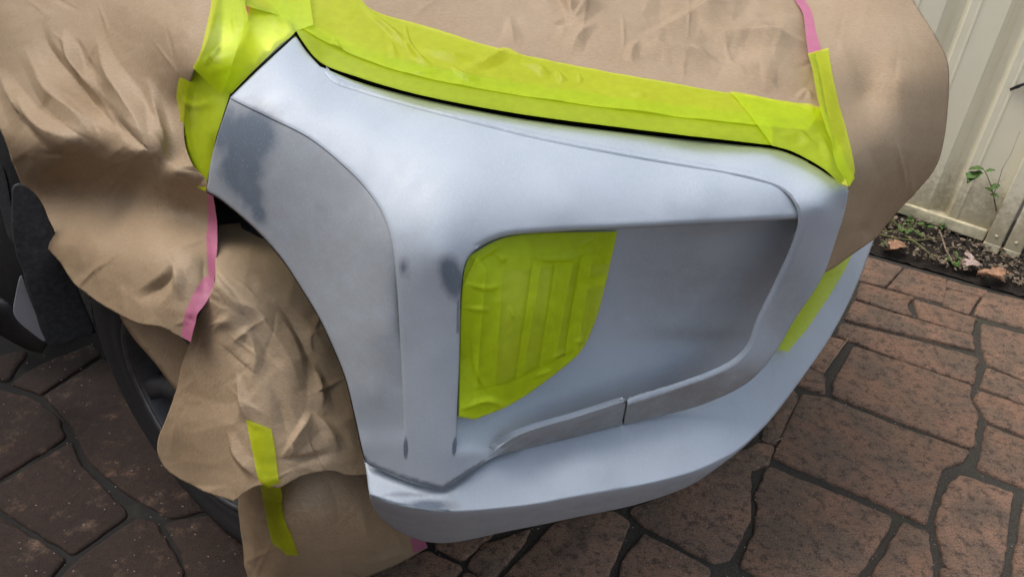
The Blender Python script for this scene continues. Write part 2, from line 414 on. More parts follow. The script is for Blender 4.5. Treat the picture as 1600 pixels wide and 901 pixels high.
M['stem'] = mat_plain('pale_stem', (0.17, 0.17, 0.06), 0.6, 60, 0.3)
M['dead_pink'] = mat_plain('dead_leaf_pink', (0.42, 0.31, 0.26), 0.75, 90, 0.3)
M['dead_tan'] = mat_plain('dead_leaf_tan', (0.36, 0.20, 0.115), 0.75, 90, 0.3)
M['litter'] = mat_plain('leaf_litter', (0.12, 0.085, 0.05), 0.8, 60, 0.75)
M['straw'] = mat_plain('dry_straw', (0.36, 0.26, 0.15), 0.7, 120, 0.3)
M['chip'] = mat_plain('wood_chip', (0.26, 0.20, 0.135), 0.8, 90, 0.6)
M['brick'] = mat_plain('render_wall', (0.42, 0.27, 0.17), 0.85, 14, 0.3, 0.003)
M['roof'] = mat_plain('carport_sheet', (0.20, 0.19, 0.17), 0.6, 10, 0.2)

# ------------------------------------------------------------------ driveway: mortar bed + every paver
def W2(px, py): return at_z(px, py, 0)[:2]
G = 60.0
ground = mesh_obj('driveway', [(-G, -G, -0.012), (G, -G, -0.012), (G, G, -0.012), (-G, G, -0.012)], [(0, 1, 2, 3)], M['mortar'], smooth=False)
tag(ground, kind='structure')
def chaikin(P, r=0.22, n=2):
    for _ in range(n):
        Q = []
        for i in range(len(P)):
            a, b = P[i], P[(i + 1) % len(P)]; Q += [a + (b - a) * r, b - (b - a) * r]
        P = np.array(Q)
    return P
def paver(poly, seed, mt='paver'):
    P = np.array(poly, float); cc = P.mean(0); dv_ = P - cc; P = P + dv_ / np.linalg.norm(dv_, axis=1)[:, None] * 0.0065
    Q = []
    for i in range(len(P)):                         # keep the edges straight, round only the corners
        a, b = P[i], P[(i + 1) % len(P)]; l = np.linalg.norm(b - a); r = min(0.006, 0.3 * l) / max(l, 1e-6)
        Q += [a + (b - a) * r, b - (b - a) * r]
    P = np.array(Q); D = []
    for i in range(len(P)):
        a, b = P[i], P[(i + 1) % len(P)]; l = np.linalg.norm(b - a); k = max(1, int(l / 0.014))
        for j in range(k): D.append(a + (b - a) * j / k)
    D = np.array(D)
    D += np.stack([gnoise(D[:, 0] * 28, D[:, 1] * 28, seed) + gnoise(D[:, 0] * 90, D[:, 1] * 90, seed + 3) * 0.5,
                   gnoise(D[:, 0] * 28 + 9, D[:, 1] * 28, seed + 1) + gnoise(D[:, 0] * 90, D[:, 1] * 90 + 7, seed + 4) * 0.5], 1) * 0.0055
    c = D.mean(0); n = len(D); rings = []; verts = []
    tilt = np.random.RandomState(seed).uniform(-1, 1, 2) * 0.006; top = np.random.RandomState(seed + 9).uniform(-0.0015, 0.0015)
    for ins, z in ((0, -0.014), (0.0005, -0.0065), (0.003, -0.0025), (0.009, -0.0006)):
        dv = c - D; L = np.linalg.norm(dv, axis=1)[:, None]; q = D + dv / L * np.minimum(ins, 0.4 * L)
        zz = z + (top + (q - c) @ tilt if z > -0.01 else 0)
        verts += [(x, y, h) for (x, y), h in zip(q, np.broadcast_to(zz, (n,)))]
    faces = []
    for r in range(3):
        for i in range(n): faces.append((r * n + i, r * n + (i + 1) % n, (r + 1) * n + (i + 1) % n, (r + 1) * n + i))
    area = 0.5 * np.sum(D[:, 0] * np.roll(D[:, 1], -1) - np.roll(D[:, 0], -1) * D[:, 1])
    faces.append(tuple(range(3 * n, 4 * n)))
    if area < 0: faces = [f[::-1] for f in faces]
    o = mesh_obj('paver', verts, faces, M[mt], ground); return o
PV = [
 [(1345,398),(1411,417),(1396,430),(1384,445),(1330,432)], [(1415,418),(1479,435),(1474,471),(1390,447)],
 [(1480,451),(1531,463),(1513,489),(1476,475)], [(1482,437),(1543,453),(1534,461),(1481,448)],
 [(1544,455),(1605,470),(1660,484),(1660,528),(1602,510),(1523,490),(1535,470)],
 [(1347,441),(1427,464),(1416,473),(1424,492),(1340,464)], [(1429,467),(1524,496),(1517,520),(1441,497)],
 [(1336,470),(1518,523),(1523,545),(1323,498)], [(1319,504),(1420,528),(1527,556),(1521,597),(1400,556),(1309,522)],
 [(1337,541),(1420,568),(1515,600),(1515,622),(1527,645),(1519,696),(1400,652),(1303,615),(1305,596)],
 [(1295,525),(1321,532),(1287,580),(1266,567)], [(1261,572),(1289,586),(1288,611),(1246,597)],
 [(1256,615),(1295,622),(1400,664),(1512,703),(1504,717),(1469,730),(1460,760),(1448,814),(1340,765),(1210,711),(1224,684),(1242,642)],
 [(1536,505),(1600,522),(1660,538),(1660,616),(1600,590),(1546,566),(1535,538)], [(1546,574),(1600,596),(1660,620),(1660,652),(1600,627),(1535,602)],
 [(1531,610),(1600,633),(1660,658),(1660,698),(1600,675),(1546,656),(1526,625)],
 [(1543,663),(1600,685),(1660,706),(1660,784),(1600,757),(1531,729),(1536,708)],
 [(1502,741),(1583,769),(1566,891),(1558,930),(1478,879),(1466,817),(1474,785),(1485,756)],
 [(1600,783),(1660,806),(1660,945),(1576,945),(1585,893)], [(1412,815),(1449,832),(1455,880),(1456,945),(1335,945),(1365,895)],
 [(1473,888),(1531,903),(1548,945),(1471,945)],
 [(1200,728),(1300,768),(1392,806),(1387,827),(1337,897),(1305,945),(1260,945),(1200,900),(1161,882),(1164,865),(1182,830),(1187,787),(1181,772)],
 [(985,795),(1060,765),(1137,714),(1174,730),(1171,775),(1172,805),(1142,868),(1114,873),(1010,817)],
 [(1006,832),(1108,886),(1095,945),(955,945),(974,880)], [(868,815),(960,798),(984,815),(953,880),(933,940),(768,940),(796,890),(850,838)],
 [(733,880),(755,850),(830,825),(810,853),(777,893),(764,905)], [(680,850),(700,833),(790,812),(747,848),(726,869)],
 [(560,905),(668,860),(719,884),(709,898),(680,945),(560,945)], [(703,945),(727,892),(760,910),(758,945)],
 [(1200,655),(1236,605),(1249,618),(1234,646),(1214,690),(1190,684)], [(1140,712),(1186,690),(1209,697),(1199,721),(1177,728)],
 [(-70,590),(0,607),(50,622),(88,650),(98,680),(0,742),(-70,785)], [(0,755),(110,690),(125,725),(168,768),(198,800),(112,861),(0,792)],
 [(-80,778),(0,808),(98,870),(60,915),(-20,950),(-110,950)], [(122,873),(215,808),(243,820),(273,870),(300,945),(60,945)],
 [(70,617),(160,560),(270,640),(345,788),(262,805),(188,760),(137,712),(116,668)], [(20,595),(60,570),(140,538),(155,552),(63,612)],
 [(258,817),(350,798),(400,880),(400,945),(312,945),(284,865)], [(-70,570),(40,546),(10,592),(-60,582)],
]
for i, p in enumerate(PV): paver([W2(*q) for q in p], i * 7 + 1, 'paver_shaded' if i >= 31 else 'paver')
# random ashlar of pavers round about, along the same two directions
rp = random.Random(8)
def px_of(p):
    q = np.linalg.inv(RW) @ (np.array([p[0], p[1], 0]) - O)
    return (CX + F * q[0] / q[2], CY - F * q[1] / q[2], q[2]) if q[2] > 0.05 else (0, 5000, -1)
bl0, bl1 = W2(1353, 392), W2(1600, 462)             # edge of the garden bed
bn = np.array([-(bl1 - bl0)[1], (bl1 - bl0)[0]]); bn /= np.linalg.norm(bn)
PW = [np.array([W2(*q) for q in p]) for p in PV]
def free(u0, u1, v0, v1):
    """no traced paver, garden bed or open frame under this rectangle"""
    gu, gv_ = np.meshgrid(np.linspace(u0, u1, 6), np.linspace(v0, v1, 6)); P = C0[None, :2] + gu.ravel()[:, None] * U[None, :2] + gv_.ravel()[:, None] * V[None, :2]
    if ((P - bl0) @ bn > -0.005).any(): return False
    for q in PW:
        if in_poly(P[:, 0], P[:, 1], q).any(): return False
    if u1 < 0.25 and v0 > 0.25: return True                        # under the car
    for p in P:
        x, y, dd = px_of(p)
        if dd > 0 and -5 < x < 1605 and 380 < y < 905: return False
    return True
def lay(u0, u1, v0, v1, lev=0):
    if u1 - u0 < 0.07 or v1 - v0 < 0.07: return
    if free(u0, u1, v0, v1):
        paver([car(x, y, 0)[:2] for x, y in ((u0, v0), (u1, v0), (u1, v1), (u0, v1))], int(rp.random() * 9999), 'paver_shaded' if u0 < -.3 else 'paver'); return
    if lev < 2:
        if u1 - u0 > v1 - v0: m_ = (u0 + u1) / 2; lay(u0, m_ - .008, v0, v1, lev + 1); lay(m_ + .008, u1, v0, v1, lev + 1)
        else: m_ = (v0 + v1) / 2; lay(u0, u1, v0, m_ - .008, lev + 1); lay(u0, u1, m_ + .008, v1, lev + 1)
vrow = -2.0
while vrow < 1.9:
    hrow = rp.choice([0.13, 0.2, 0.27, 0.3]); u = -2.4 + rp.uniform(-0.3, 0)
    while u < 2.6:
        w = rp.choice([0.18, 0.26, 0.34, 0.42]); lay(u + .014, u + w - .014, vrow + .014, vrow + hrow - .014); u += w
    vrow += hrow

# ------------------------------------------------------------------ garden bed and fence
F0, F1 = at_z(1410, 325, 0.05), at_z(1545, 370, 0.05)
fd = (F1 - F0); fd[2] = 0; fd /= np.linalg.norm(fd); fnr = np.array([fd[1], -fd[0], 0])   # fnr points to the drive
def fs(px, py):
    d = ray(px, py); t = ((F0 - O) @ fnr) / (d @ fnr); p = O + d * t; return (p - F0) @ fd, p[2]
def fence_pt(s, off, z): return F0 * np.array([1, 1, 0]) + fd * s + fnr * off + ZZ * z
b0 = np.append(bl0, 0) - np.append(bl1 - bl0, 0) * 4; b1 = np.append(bl1, 0) + np.append(bl1 - bl0, 0) * 4
nu, nv = 260, 46; gv = []
for j in range(nv):
    for i in range(nu):
        a = b0 + (b1 - b0) * i / (nu - 1); s = (a - F0) @ fd
        b = fence_pt(s, -0.3, 0); p = a + (b - a) * j / (nv - 1); gv.append(p)
gv = np.array(gv); e = np.tile(np.linspace(0, 1, nu), nv); j = np.repeat(np.linspace(0, 1, nv), nu)
gv[:, 2] = -0.004 + 0.03 * sstep(0, 0.25, j) + gnoise(gv[:, 0] * 14, gv[:, 1] * 14, 3) * 0.02 * sstep(0, .1, j) + gnoise(gv[:, 0] * 45, gv[:, 1] * 45, 4) * 0.012 + gnoise(gv[:, 0] * 110, gv[:, 1] * 110, 8) * 0.006
soil = mesh_obj('garden_soil', gv, [(a * nu + b, a * nu + b + 1, (a + 1) * nu + b + 1, (a + 1) * nu + b) for a in range(nv - 1) for b in range(nu - 1)], M['soil'])
tag(soil, kind='structure')

fence = empty('metal_fence', 'cream ribbed steel fence standing behind the garden bed', 'fence')
sA, _ = fs(1456, 314); sB, _ = fs(1464, 51); rib = sA - sB
sP, _ = fs(1546, 362)
def extrude_profile(name, prof, z0, z1, mat, parent, th=0.0012):
    vs_ = [fence_pt(s, o_, z) for z in (z0, z1) for s, o_ in prof]; n = len(prof)
    o = mesh_obj(name, vs_, [(i, i + 1, n + i + 1, n + i) for i in range(n - 1)], mat, parent, smooth=False); solid(o, th, 0); return o
for k0, k1 in ((-14, -7), (-7, -1)):
    pr = []
    for k in range(k0, k1 + 1):
        s = sA + (k + 1) * rib
        pr += [(s - 0.002, 0.018), (s + 0.030, -0.022)] if k == k1 and k1 != -1 else [(s - 0.002, 0.018), (s + 0.030, -0.022), (s + 0.052, -0.022), (s + 0.078, 0.018), (s + rib * 0.52, 0.018), (s + rib * 0.53, 0.0205), (s + rib * 0.56, 0.0205), (s + rib * 0.57, 0.018)]
    if k1 == -1: pr = [q for q in pr if q[0] < sP + 0.02] + [(sP + 0.03, 0.018)]
    extrude_profile('fence_sheet', pr, 0.06, 1.8, M['fence'], fence)
pr = []
for k in range(0, 9):
    s = sP + 0.12 + k * rib; pr += [(s, 0.018), (s + 0.16, 0.018), (s + 0.19, -0.022), (s + 0.21, -0.022), (s + 0.235, 0.018)]
extrude_profile('fence_sheet', pr, 0.06, 1.8, M['fence'], fence)
def fbox(name, s0, s1, o0, o1, z0, z1, mat, parent, bev=0.003):
    vs_ = [fence_pt(s, o_, z) for z in (z0, z1) for s, o_ in ((s0, o0), (s1, o0), (s1, o1), (s0, o1))]
    o = mesh_obj(name, vs_, [(0, 1, 2, 3), (7, 6, 5, 4), (0, 4, 5, 1), (1, 5, 6, 2), (2, 6, 7, 3), (3, 7, 4, 0)], mat, parent, smooth=False)
    b = o.modifiers.new('b', 'BEVEL'); b.width = bev; b.segments = 2; return o
for s0, s1 in ((-3.9, sP - 0.006), (sP + 0.135, sP + 2.4)):
    fbox('bottom_rail', s0, s1, -0.028, 0.030, 0.035, 0.085, M['fence_dirty'], fence, 0.006)
    fbox('top_rail', s0, s1, -0.028, 0.030, 1.78, 1.83, M['fence'], fence, 0.006)
for s0 in (sP, sP + 0.068):
    p_ = fbox('post', s0, s0 + 0.058, -0.03, 0.050, -0.01, 1.84, M['fence'], fence, 0.006)
    fbox('post_foot', s0 - 0.001, s0 + 0.059, -0.031, 0.0515, 0.0, 0.05, M['fence_dirty'], fence, 0.004)
    for zs in (0.085, 0.6, 1.2):
        c = fence_pt(s0 + 0.03, 0.052, zs)
        vs_ = [c + fd * math.cos(a) * r + ZZ * math.sin(a) * r + fnr * h for r, h in ((0.006, -0.002), (0.006, 0.001), (0.003, 0.003)) for a in np.linspace(0, 2 * math.pi, 8, endpoint=False)]
        fcs = [(r * 8 + i, r * 8 + (i + 1) % 8, (r + 1) * 8 + (i + 1) % 8, (r + 1) * 8 + i) for r in range(2) for i in range(8)] + [tuple(range(16, 24))]
        mesh_obj('screw', vs_, fcs, M['fence_dirty'], p_)

# ------------------------------------------------------------------ the car
carE = empty('parked_car', 'silver car in grey primer with a masked front end, parked on the pavers', 'car')

# --- main bumper cover: flare, corner column, nose and recessed lower panel in one moulding
TE = [(462,56,1.08),(480,82,1.065),(500,104,1.05),(560,128,1.04),(650,152,1.03),(800,183,1.015),(1000,210,1.005),(1150,226,1.0),(1215,234,.998),(1262,252,.99),(1300,275,.98),(1326,296,.965)]
L2 = [(520,130,1.03),(560,145,1.022),(650,171,1.01),(750,197,1.0),(850,221,.99),(1000,250,.978),(1100,267,.970),(1180,283,.960)]
zc_ = lambda L: [(x, y, 'z', z) for x, y, z in L]
def section(th, z0, pts, slopes):
    """control points down a cross-section of the shell: start height, then the slope of each step in degrees below level"""
    n = U * math.cos(R_(th)) + V * math.sin(R_(th)); q = O - C0; cO = q @ n
    c = (at_z(*pts[0], z0) - C0) @ n; z = z0; out = [(*pts[0], 'z', z)]
    for p, s_ in zip(pts[1:], slopes):
        d = ray(*p); T = math.tan(R_(s_)); t = (z - H - T * (cO - c)) / (d[2] + T * (d @ n))
        z = H + t * d[2]; c = cO + t * (d @ n); out.append((*p, 'd', t))
    return out
body_c = [(480,82,'z',1.065),(500,104,'z',1.056),(800,183,'z',1.015),(1000,210,'z',1.005),(1262,252,'z',.99)]
for s_ in [(-78,1.08,[(462,56),(455,100),(446,140),(432,188)],[15,22,32]), (-70,1.04,[(560,128),(562,170),(565,215),(568,260),(571,291)],[17,23,32,44]),
   (-60,1.028,[(665,156),(660,210),(650,265),(635,320),(622,375),(622,440),(628,560),(633,690)],[17,23,32,46,66,76,74]), (-55,1.02,[(760,176),(745,240),(725,300),(705,350),(690,400)],[17,24,34,48]),
   (-45,1.01,[(900,197),(895,240),(888,285),(880,330),(874,358)],[17,24,36,66]), (-40,1.0,[(1100,222),(1100,258),(1100,295),(1100,330),(1100,349)],[18,26,42,72]), (-40,.998,[(1200,236),(1205,262),(1210,290),(1216,325),(1220,342)],[18,28,45,72]),
   ]: body_c += section(*s_)
body_c += [(684,450,-58,-.088),(680,560,-58,-.060),(676,680,-58,-.022),(733,402,-58,-.112),(724,450,-58,-.094),(719,560,-58,-.068),(714,650,-58,-.038)]
body_c += [(690,765,'z',.50),(640,752,'z',.507),(573,724,'z',.520),(757,720,'z',.535),(710,705,-60,-.018)]
body = TPS(body_c, 5e-3)
flare_s = [(-80,1.0,[(432,188),(415,250),(400,310),(395,355)],[60,70,74]), (-80,.985,[(360,154),(345,210),(335,260),(324,299)],[58,68,74]), (-78,.962,[(530,253),(510,320),(485,400),(470,448)],[64,71,74]), (-72,.930,[(600,338),(580,420),(555,500),(535,577)],[68,74,75]), (-66,.858,[(620,430),(605,520),(585,610),(558,665)],[74,76,76])]
rec = TPS([(735,400,-50,-.140),(800,380,-45,-.145),(962,362,-40,-.138),(1100,355,-40,-.114),(1246,350,-38,-.085),(1000,440,-40,-.132),(1150,430,-38,-.098),(900,480,-42,-.136),
  (1000,520,-40,-.122),(1120,520,-38,-.102),(1170,540,-37,-.090),(980,585,-40,-.102),(1080,570,-39,-.096),(1130,575,-38,-.092),(980,622,-40,-.084),(1060,597,-39,-.086),(800,685,'z',.555),(850,640,-42,-.078),(760,700,'z',.548),(900,600,-42,-.100),
  (730,480,-55,-.118),(722,560,-55,-.105),(719,640,-58,-.075),(712,700,-60,-.026),(690,765,'z',.50),(757,720,'z',.535),(740,690,-58,-.045)], 4e-3)
NL = [(712,707),(714,655),(718,560),(721,450),(727,412),(737,396),(760,380),(790,369),(860,362.5),(962,357),(1100,350),(1200,344.5),(1262,341)]
nl = spline(NL, 5)
recpoly = np.concatenate([nl, np.array([(1290,345),(1290,420),(1200,590),(1100,650),(980,690),(760,760),(690,790),(700,735)])])
CR = [(352,150),(385,167),(420,184),(480,214),(530,253),(570,293),(597,333),(612,378),(619,430),(625,520),(629,600),(633,712)]
cr = spline(CR, 5)
flare_c = [(558,665,'z',.575),(573,724,'z',.520),(633,712,'d',float(body(np.array([633.]), np.array([712.]))[0]) / .97)]
for x, y in CR[:-1]: flare_c.append((x, y, 'd', float(body(np.array([float(x)]), np.array([float(y)]))[0]) / .97 + .003))
for th_, z0_, pts_, sl_ in flare_s:
    d0 = float(body(np.array([float(pts_[0][0])]), np.array([float(pts_[0][1])]))[0]) / .97 + .003
    flare_c += section(th_, H + d0 * ray(*pts_[0])[2], pts_, sl_)[1:]
flare = TPS(flare_c, 1.5e-3)
def body_t(X, Y):
    tb = body(X, Y); tr = rec(X, Y)
    d, s, p = line_dist(X, Y, nl); ins = in_poly(X, Y, recpoly)
    sd_ = np.where(ins, d, -d)
    blend = 1 - sstep(685, 715, Y) * sstep(790, 735, X)             # the step dies out towards the lower corner
    w = sstep(-0.8, 0.8, sd_) * blend
    edge = np.clip(1 + sd_ / np.where(Y < 385, 10.0, 4.0), 0, 1) * (sd_ < 0.5)
    rollw = np.where(Y < 385, 0.7, 0.2) * (1 - sstep(620, 712, Y))
    tb = tb + 0.016 * rollw * (1 - np.sqrt(np.maximum(0, 1 - edge ** 2)))
    # crease and step down on to the wheel-arch flare, dying out at its foot
    dc, s_, pc = line_dist(X, Y, cr)
    fl = 1 - sstep(0.93, 0.99, pc)
    dep = (0.0022 + 0.011 * np.exp(-((pc - 0.66) / 0.10) ** 2)) * fl
    sgn = np.where(s_ > 0, dc, -dc)                                 # + = flare side
    wf = sstep(-0.8, 0.8, sgn) * fl
    tb = tb * (1 - wf) + (flare(X, Y) + dep * np.exp(-np.clip(sgn, 0, 99) / 9.0)) * wf
    tb = tb + 0.0018 * fl * np.exp(-(np.clip(-sgn, 0, 99) / 3.0) ** 2) * (sgn <= 0)
    # soft hollow at the feet of both creases
    return tb * (1 - w) + tr * w
def offs(pl, ds):
    t = np.gradient(pl, axis=0); n = np.stack([-t[:, 1], t[:, 0]], 1); n /= np.linalg.norm(n, axis=1)[:, None] + 1e-9
    return [pl + n * d for d in ds]
arch = [(323,299),(340,308),(360,323),(400,358),(440,403),(470,448),(500,498),(520,540),(540,590),(555,650),(566,700),(572,722)]
m1_out = np.concatenate([spline([(462,56),(480,82),(500,104)], 5)[:-1], spline([p[:2] for p in TE[2:10]], 6)[:-1], spline([(1262,252),(1284,300),(1276,400),(1200,556),(1150,592),(1110,612),(980,646),(800,700),(757,722)], 8)[:-1],
    spline([(757,722),(690,765)], 5)[:-1], spline([(690,765),(640,753),(573,725)], 5)[:-1], spline(arch[::-1], 5)[:-1], spline([(323,299),(330,250),(342,205),(360,152)], 5)[:-1], spline([(360,152),(400,113),(462,56)], 5)[:-1]])
def wear(X, Y):
    w = np.zeros(len(X))
    for (x, y, rx, ry, rot, a) in [(390,216,40,48,0.4,1.1),(378,262,34,46,0.1,1.05),(350,205,24,44,0.2,.85),(392,300,22,34,-.3,.9),(404,332,14,26,-.4,.85),(360,175,16,14,0,.7),(705,432,17,32,-.3,1.1),(634,700,2.6,13,0,1.6),(710,697,2.4,11,0.1,1.6),(630,418,7,16,0,.65),(500,330,24,60,-.5,.32),(640,440,4,60,0,.3),(430,290,30,30,0,.25)]:  # the narrow ellipses draw dark slits at the crease feet
        c, s = math.cos(rot), math.sin(rot); dx = X - x; dy = Y - y
        r = np.hypot((dx * c + dy * s) / rx, (-dx * s + dy * c) / ry); w = np.maximum(w, a * np.exp(-r ** 2 * 0.7))
    for pl, wd, a in [([(573,722),(640,748),(690,762)],4.5,.75),([(690,762),(757,719)],3,.7),([(360,152),(400,113),(462,56)],1.5,.6),
                      ([(716,470),(715,520)],3,.7),([(571,715),(573,728)],3,.9)]:
        d, _, _ = line_dist(X, Y, pl); w = np.maximum(w, a * np.exp(-(d / wd) ** 2))
    return w
def thin(X, Y):  # thin coat in the recess; painted shade on flare and column
    t = 0.5 * np.exp(-(((X - 1080) / 150) ** 2 + ((Y - 440) / 85) ** 2)) + 0.4 * np.exp(-(((X - 1120) / 60) ** 2 + ((Y - 350) / 20) ** 2))
    t += 0.5 * np.exp(-(((X - 1090) / 90) ** 2 + ((Y - 522) / 14) ** 2)); t = np.clip(t, 0, 1) * in_poly(X, Y, recpoly)
    d, s_, p = line_dist(X, Y, cr)                                   # flare painted darker to hold its shaded tone
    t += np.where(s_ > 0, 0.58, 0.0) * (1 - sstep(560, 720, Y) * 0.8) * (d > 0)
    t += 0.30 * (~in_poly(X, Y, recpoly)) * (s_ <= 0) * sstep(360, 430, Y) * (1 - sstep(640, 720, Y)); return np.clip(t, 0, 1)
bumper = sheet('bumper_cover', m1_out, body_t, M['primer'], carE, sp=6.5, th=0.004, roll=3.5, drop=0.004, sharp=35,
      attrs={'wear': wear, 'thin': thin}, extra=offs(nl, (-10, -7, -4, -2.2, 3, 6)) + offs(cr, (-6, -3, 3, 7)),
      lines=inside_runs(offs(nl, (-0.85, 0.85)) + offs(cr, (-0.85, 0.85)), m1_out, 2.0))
bumper['label'] = 'sanded grey primer bumper cover with dark sanded-through patches'
def strip(name, A, B, mat, parent, n=1):
    A = np.asarray(A); B = np.asarray(B); k = len(A)
    vs_ = np.concatenate([A + (B - A) * i / n for i in range(n + 1)])
    return mesh_obj(name, vs_, [(i * k + a, i * k + a + 1, (i + 1) * k + a + 1, (i + 1) * k + a) for i in range(n) for a in range(k - 1)], mat, parent)
ar = spline(arch, 6); art = body_t(ar[:, 0], ar[:, 1]) + 0.004
arP = O + rays(ar[:, 0], ar[:, 1]) * art[:, None]
solid(strip('arch_return', arP, arP + V * 0.07 - U * 0.004, M['black'], bumper), 0.003)

# --- raised band: strip along the top edge, round the nose and down beside the grille
band_ctrl = zc_(TE[9:]) + [(1225,300,'z',.966),(1246,340,-40,-.030),(1285,325,'z',.950),
  (1236,385,-40,-.036),(1210,440,-40,-.048),(1180,502,-40,-.046),(1168,535,-40,-.040),(1150,560,-40,-.036),(1120,579,-40,-.035),(1060,603,-40,-.035),(980,632,-40,-.028),
  (1320,325,-15,.233),(1308,372,-15,.235),(1284,434,-15,.237),(1240,502,-15,.235),(1213,548,-15,.231),(1188,580,'z',.622),(1160,603,'z',.588),(1100,631,'z',.549),(1040,648,'z',.531),(980,662,'z',.521)]
for x, y in ((1000,215),(1000,246),(1080,222),(1080,260),(1150,229),(1150,274),(1190,241),(1190,284)):
    band_ctrl.append((x, y, 'd', float(body(np.array([float(x)]), np.array([float(y)]))[0]) / .97 - .0036))
band_s = TPS(band_ctrl, 1.5e-3)
def band(X, Y):
    w = sstep(1060, 1160, X) ; w = np.maximum(w, sstep(420, 500, Y))
    return (body(X, Y) - 0.0035) * (1 - w) + band_s(X, Y) * w
chL = spline([(980,624),(1060,597),(1120,574),(1150,556),(1168,535),(1180,502),(1210,440),(1235,385),(1247,345),(1243,322),(1225,300),(1180,283),(1100,267),(1000,250),(850,221),(750,197),(650,171),(560,145),(520,130),(500,108)], 5)
def chamfer(ln, dlo, wlo, dhi, whi):
    def f(X, Y):
        d, s, p = line_dist(X, Y, ln); lo = sstep(500, 570, Y)
        return (dlo * lo + dhi * (1 - lo)) * np.clip(1 - d / (wlo * lo + whi * (1 - lo)), 0, 1)
    return f
ch = chamfer(chL, 0.0110, 9.5, 0.0040, 5.0)
band_out = np.concatenate([spline([(500,108),(560,130),(650,154),(800,185),(1000,212),(1150,228),(1215,236),(1262,254),(1300,277),(1326,297)], 6, sharp=(0,))[:-1],
    spline([(1326,297),(1321,325),(1307,372),(1284,434),(1240,502),(1213,548),(1188,580),(1160,603),(1100,631),(1040,648),(974,664)], 5)[:-1], spline([(974,664),(981,624.5)], 4)[:-1], chL[:-1]])
bnd = sheet('raised_band', band_out, lambda X, Y: band(X, Y) + ch(X, Y), M['primer'], bumper, sp=6, th=0.012, roll=2.0, drop=0.002, sharp=30,
      attrs={'wear': lambda X, Y: 0 * X, 'thin': lambda X, Y: np.clip(0.8 * np.exp(-(((X - 1240) / 60) ** 2 + ((Y - 480) / 80) ** 2)) + sstep(540, 600, Y), 0, 1) * sstep(6, 10, line_dist(X, Y, chL)[0])}, extra=offs(chL, (9, 9.8, -9, -9.8, 5, -5)))  # shade of the lower faces put into the colour, chamfer left light
bld_ctrl = []
for x, y0, y1, z in ((980,625,662,.521),(900,651,682,.521),(830,674,699,.522),(800,686,707,.524),(765,710,716,.528)):
    q = at_z(x, y1, z) - C0; c = (q @ U) * math.cos(R_(-45)) + (q @ V) * math.sin(R_(-45))
    bld_ctrl += [(x, y1, -45, c), (x, y0, -45, c + (.028 if x > 790 else .012))]
blade = TPS(bld_ctrl, 2e-4)
blL = spline([(757,718),(768,708),(800,684),(830,671),(900,650),(978,624.5)], 5)
chb = chamfer(blL, 0.0100, 8.5, 0.0100, 8.5)
bl_out = np.concatenate([blL[:-1], spline([(978,624.5),(971,664)], 4)[:-1], spline([(971,664),(880,687),(800,706),(757,718)], 5)[:-1]])
sheet('lower_blade', bl_out, lambda X, Y: blade(X, Y) + chb(X, Y) * sstep(757, 800, X), M['primer'], bumper, sp=6, th=0.012, roll=1.2, drop=0.001, sharp=30,
      attrs={'wear': lambda X, Y: 0 * X, 'thin': lambda X, Y: sstep(7, 10, line_dist(X, Y, blL)[0])}, extra=offs(blL, (8.5, 9.2, -8.5, -9.2, 4.5, -4.5)))  # blade face painted dark as if shaded, chamfer kept light

# --- lower bumper: bright upper face, crease, dark under face
CL = [(577,772,.482),(600,782,.478),(640,792,.473),(700,798,.468),(780,793,.466),(850,784,.465),(1000,757,.462),(1080,737,.461),(1140,710,.461),(1200,657,.462),(1260,580,.466),(1300,520,.470),(1330,465,.475),(1365,375,.485)]
low_up = TPS(zc_(CL) + [(572,728,'z',.506),(640,756,'z',.496),(690,770,'z',.490),(757,722,'z',.520),(800,708,'z',.516),(880,690,'z',.515),(980,664,'z',.515),(1100,632,'z',.517),(1160,604,'z',.520),(1213,550,'z',.525),(1250,500,'z',.526),(1290,440,'z',.528),(1335,385,'z',.530),
    (900,740,'z',.492),(1040,690,'z',.494),(1180,620,'z',.497)], 2e-3)
cl = spline(CL, 6)
dn_c = zc_(CL[:9]) + [(1200,660,'z',.458),(1260,585,'z',.462)]
for (x0, y0, z0), (x1, y1), th_ in zip(CL[:9], [(585,797),(602,816),(640,838),(690,848),(790,830),(860,816),(1000,786),(1080,757),(1140,718)], (-85,-80,-72,-60,-52,-48,-45,-42,-40)):
    dn_c.append(section(th_, z0, [(x0, y0), (x1, y1)], [112])[1])
low_dn = TPS(dn_c, 1e-3)
upper_b = [(568,716),(640,744),(690,757),(757,708),(800,692),(880,676),(980,650),(1100,618),(1160,590),(1205,540),(1240,470),(1285,405),(1330,345),(1372,345)]
low_out = np.concatenate([spline(upper_b, 7)[:-1], spline([(1372,345),(1365,375),(1347,425),(1330,465),(1300,522),(1260,581),(1200,660),(1160,700),(1140,716),(1080,757),(1000,786),(900,808),(800,828),(690,848),(640,838),(600,814),(585,795),(577,772),(572,735),(568,716)], 6, sharp=(0,))[:-1]])
clx = np.concatenate([[[-50, 760]], cl])
def low_t(X, Y):
    d, s, p = line_dist(X, Y, cl); below = s > 0
    tu, td = low_up(X, Y), low_dn(X, Y)
    w = sstep(-1.5, 1.5, np.where(below, d, -d))
    w = np.where(X < 577, 0, w) * (X < 1230)
    g, _, _ = line_dist(X, Y, spline([(572,722),(640,750),(690,762),(757,716),(800,697)], 6))
    return tu * (1 - w) + td * w + 0.010 * np.exp(-(g / 7.0) ** 2)
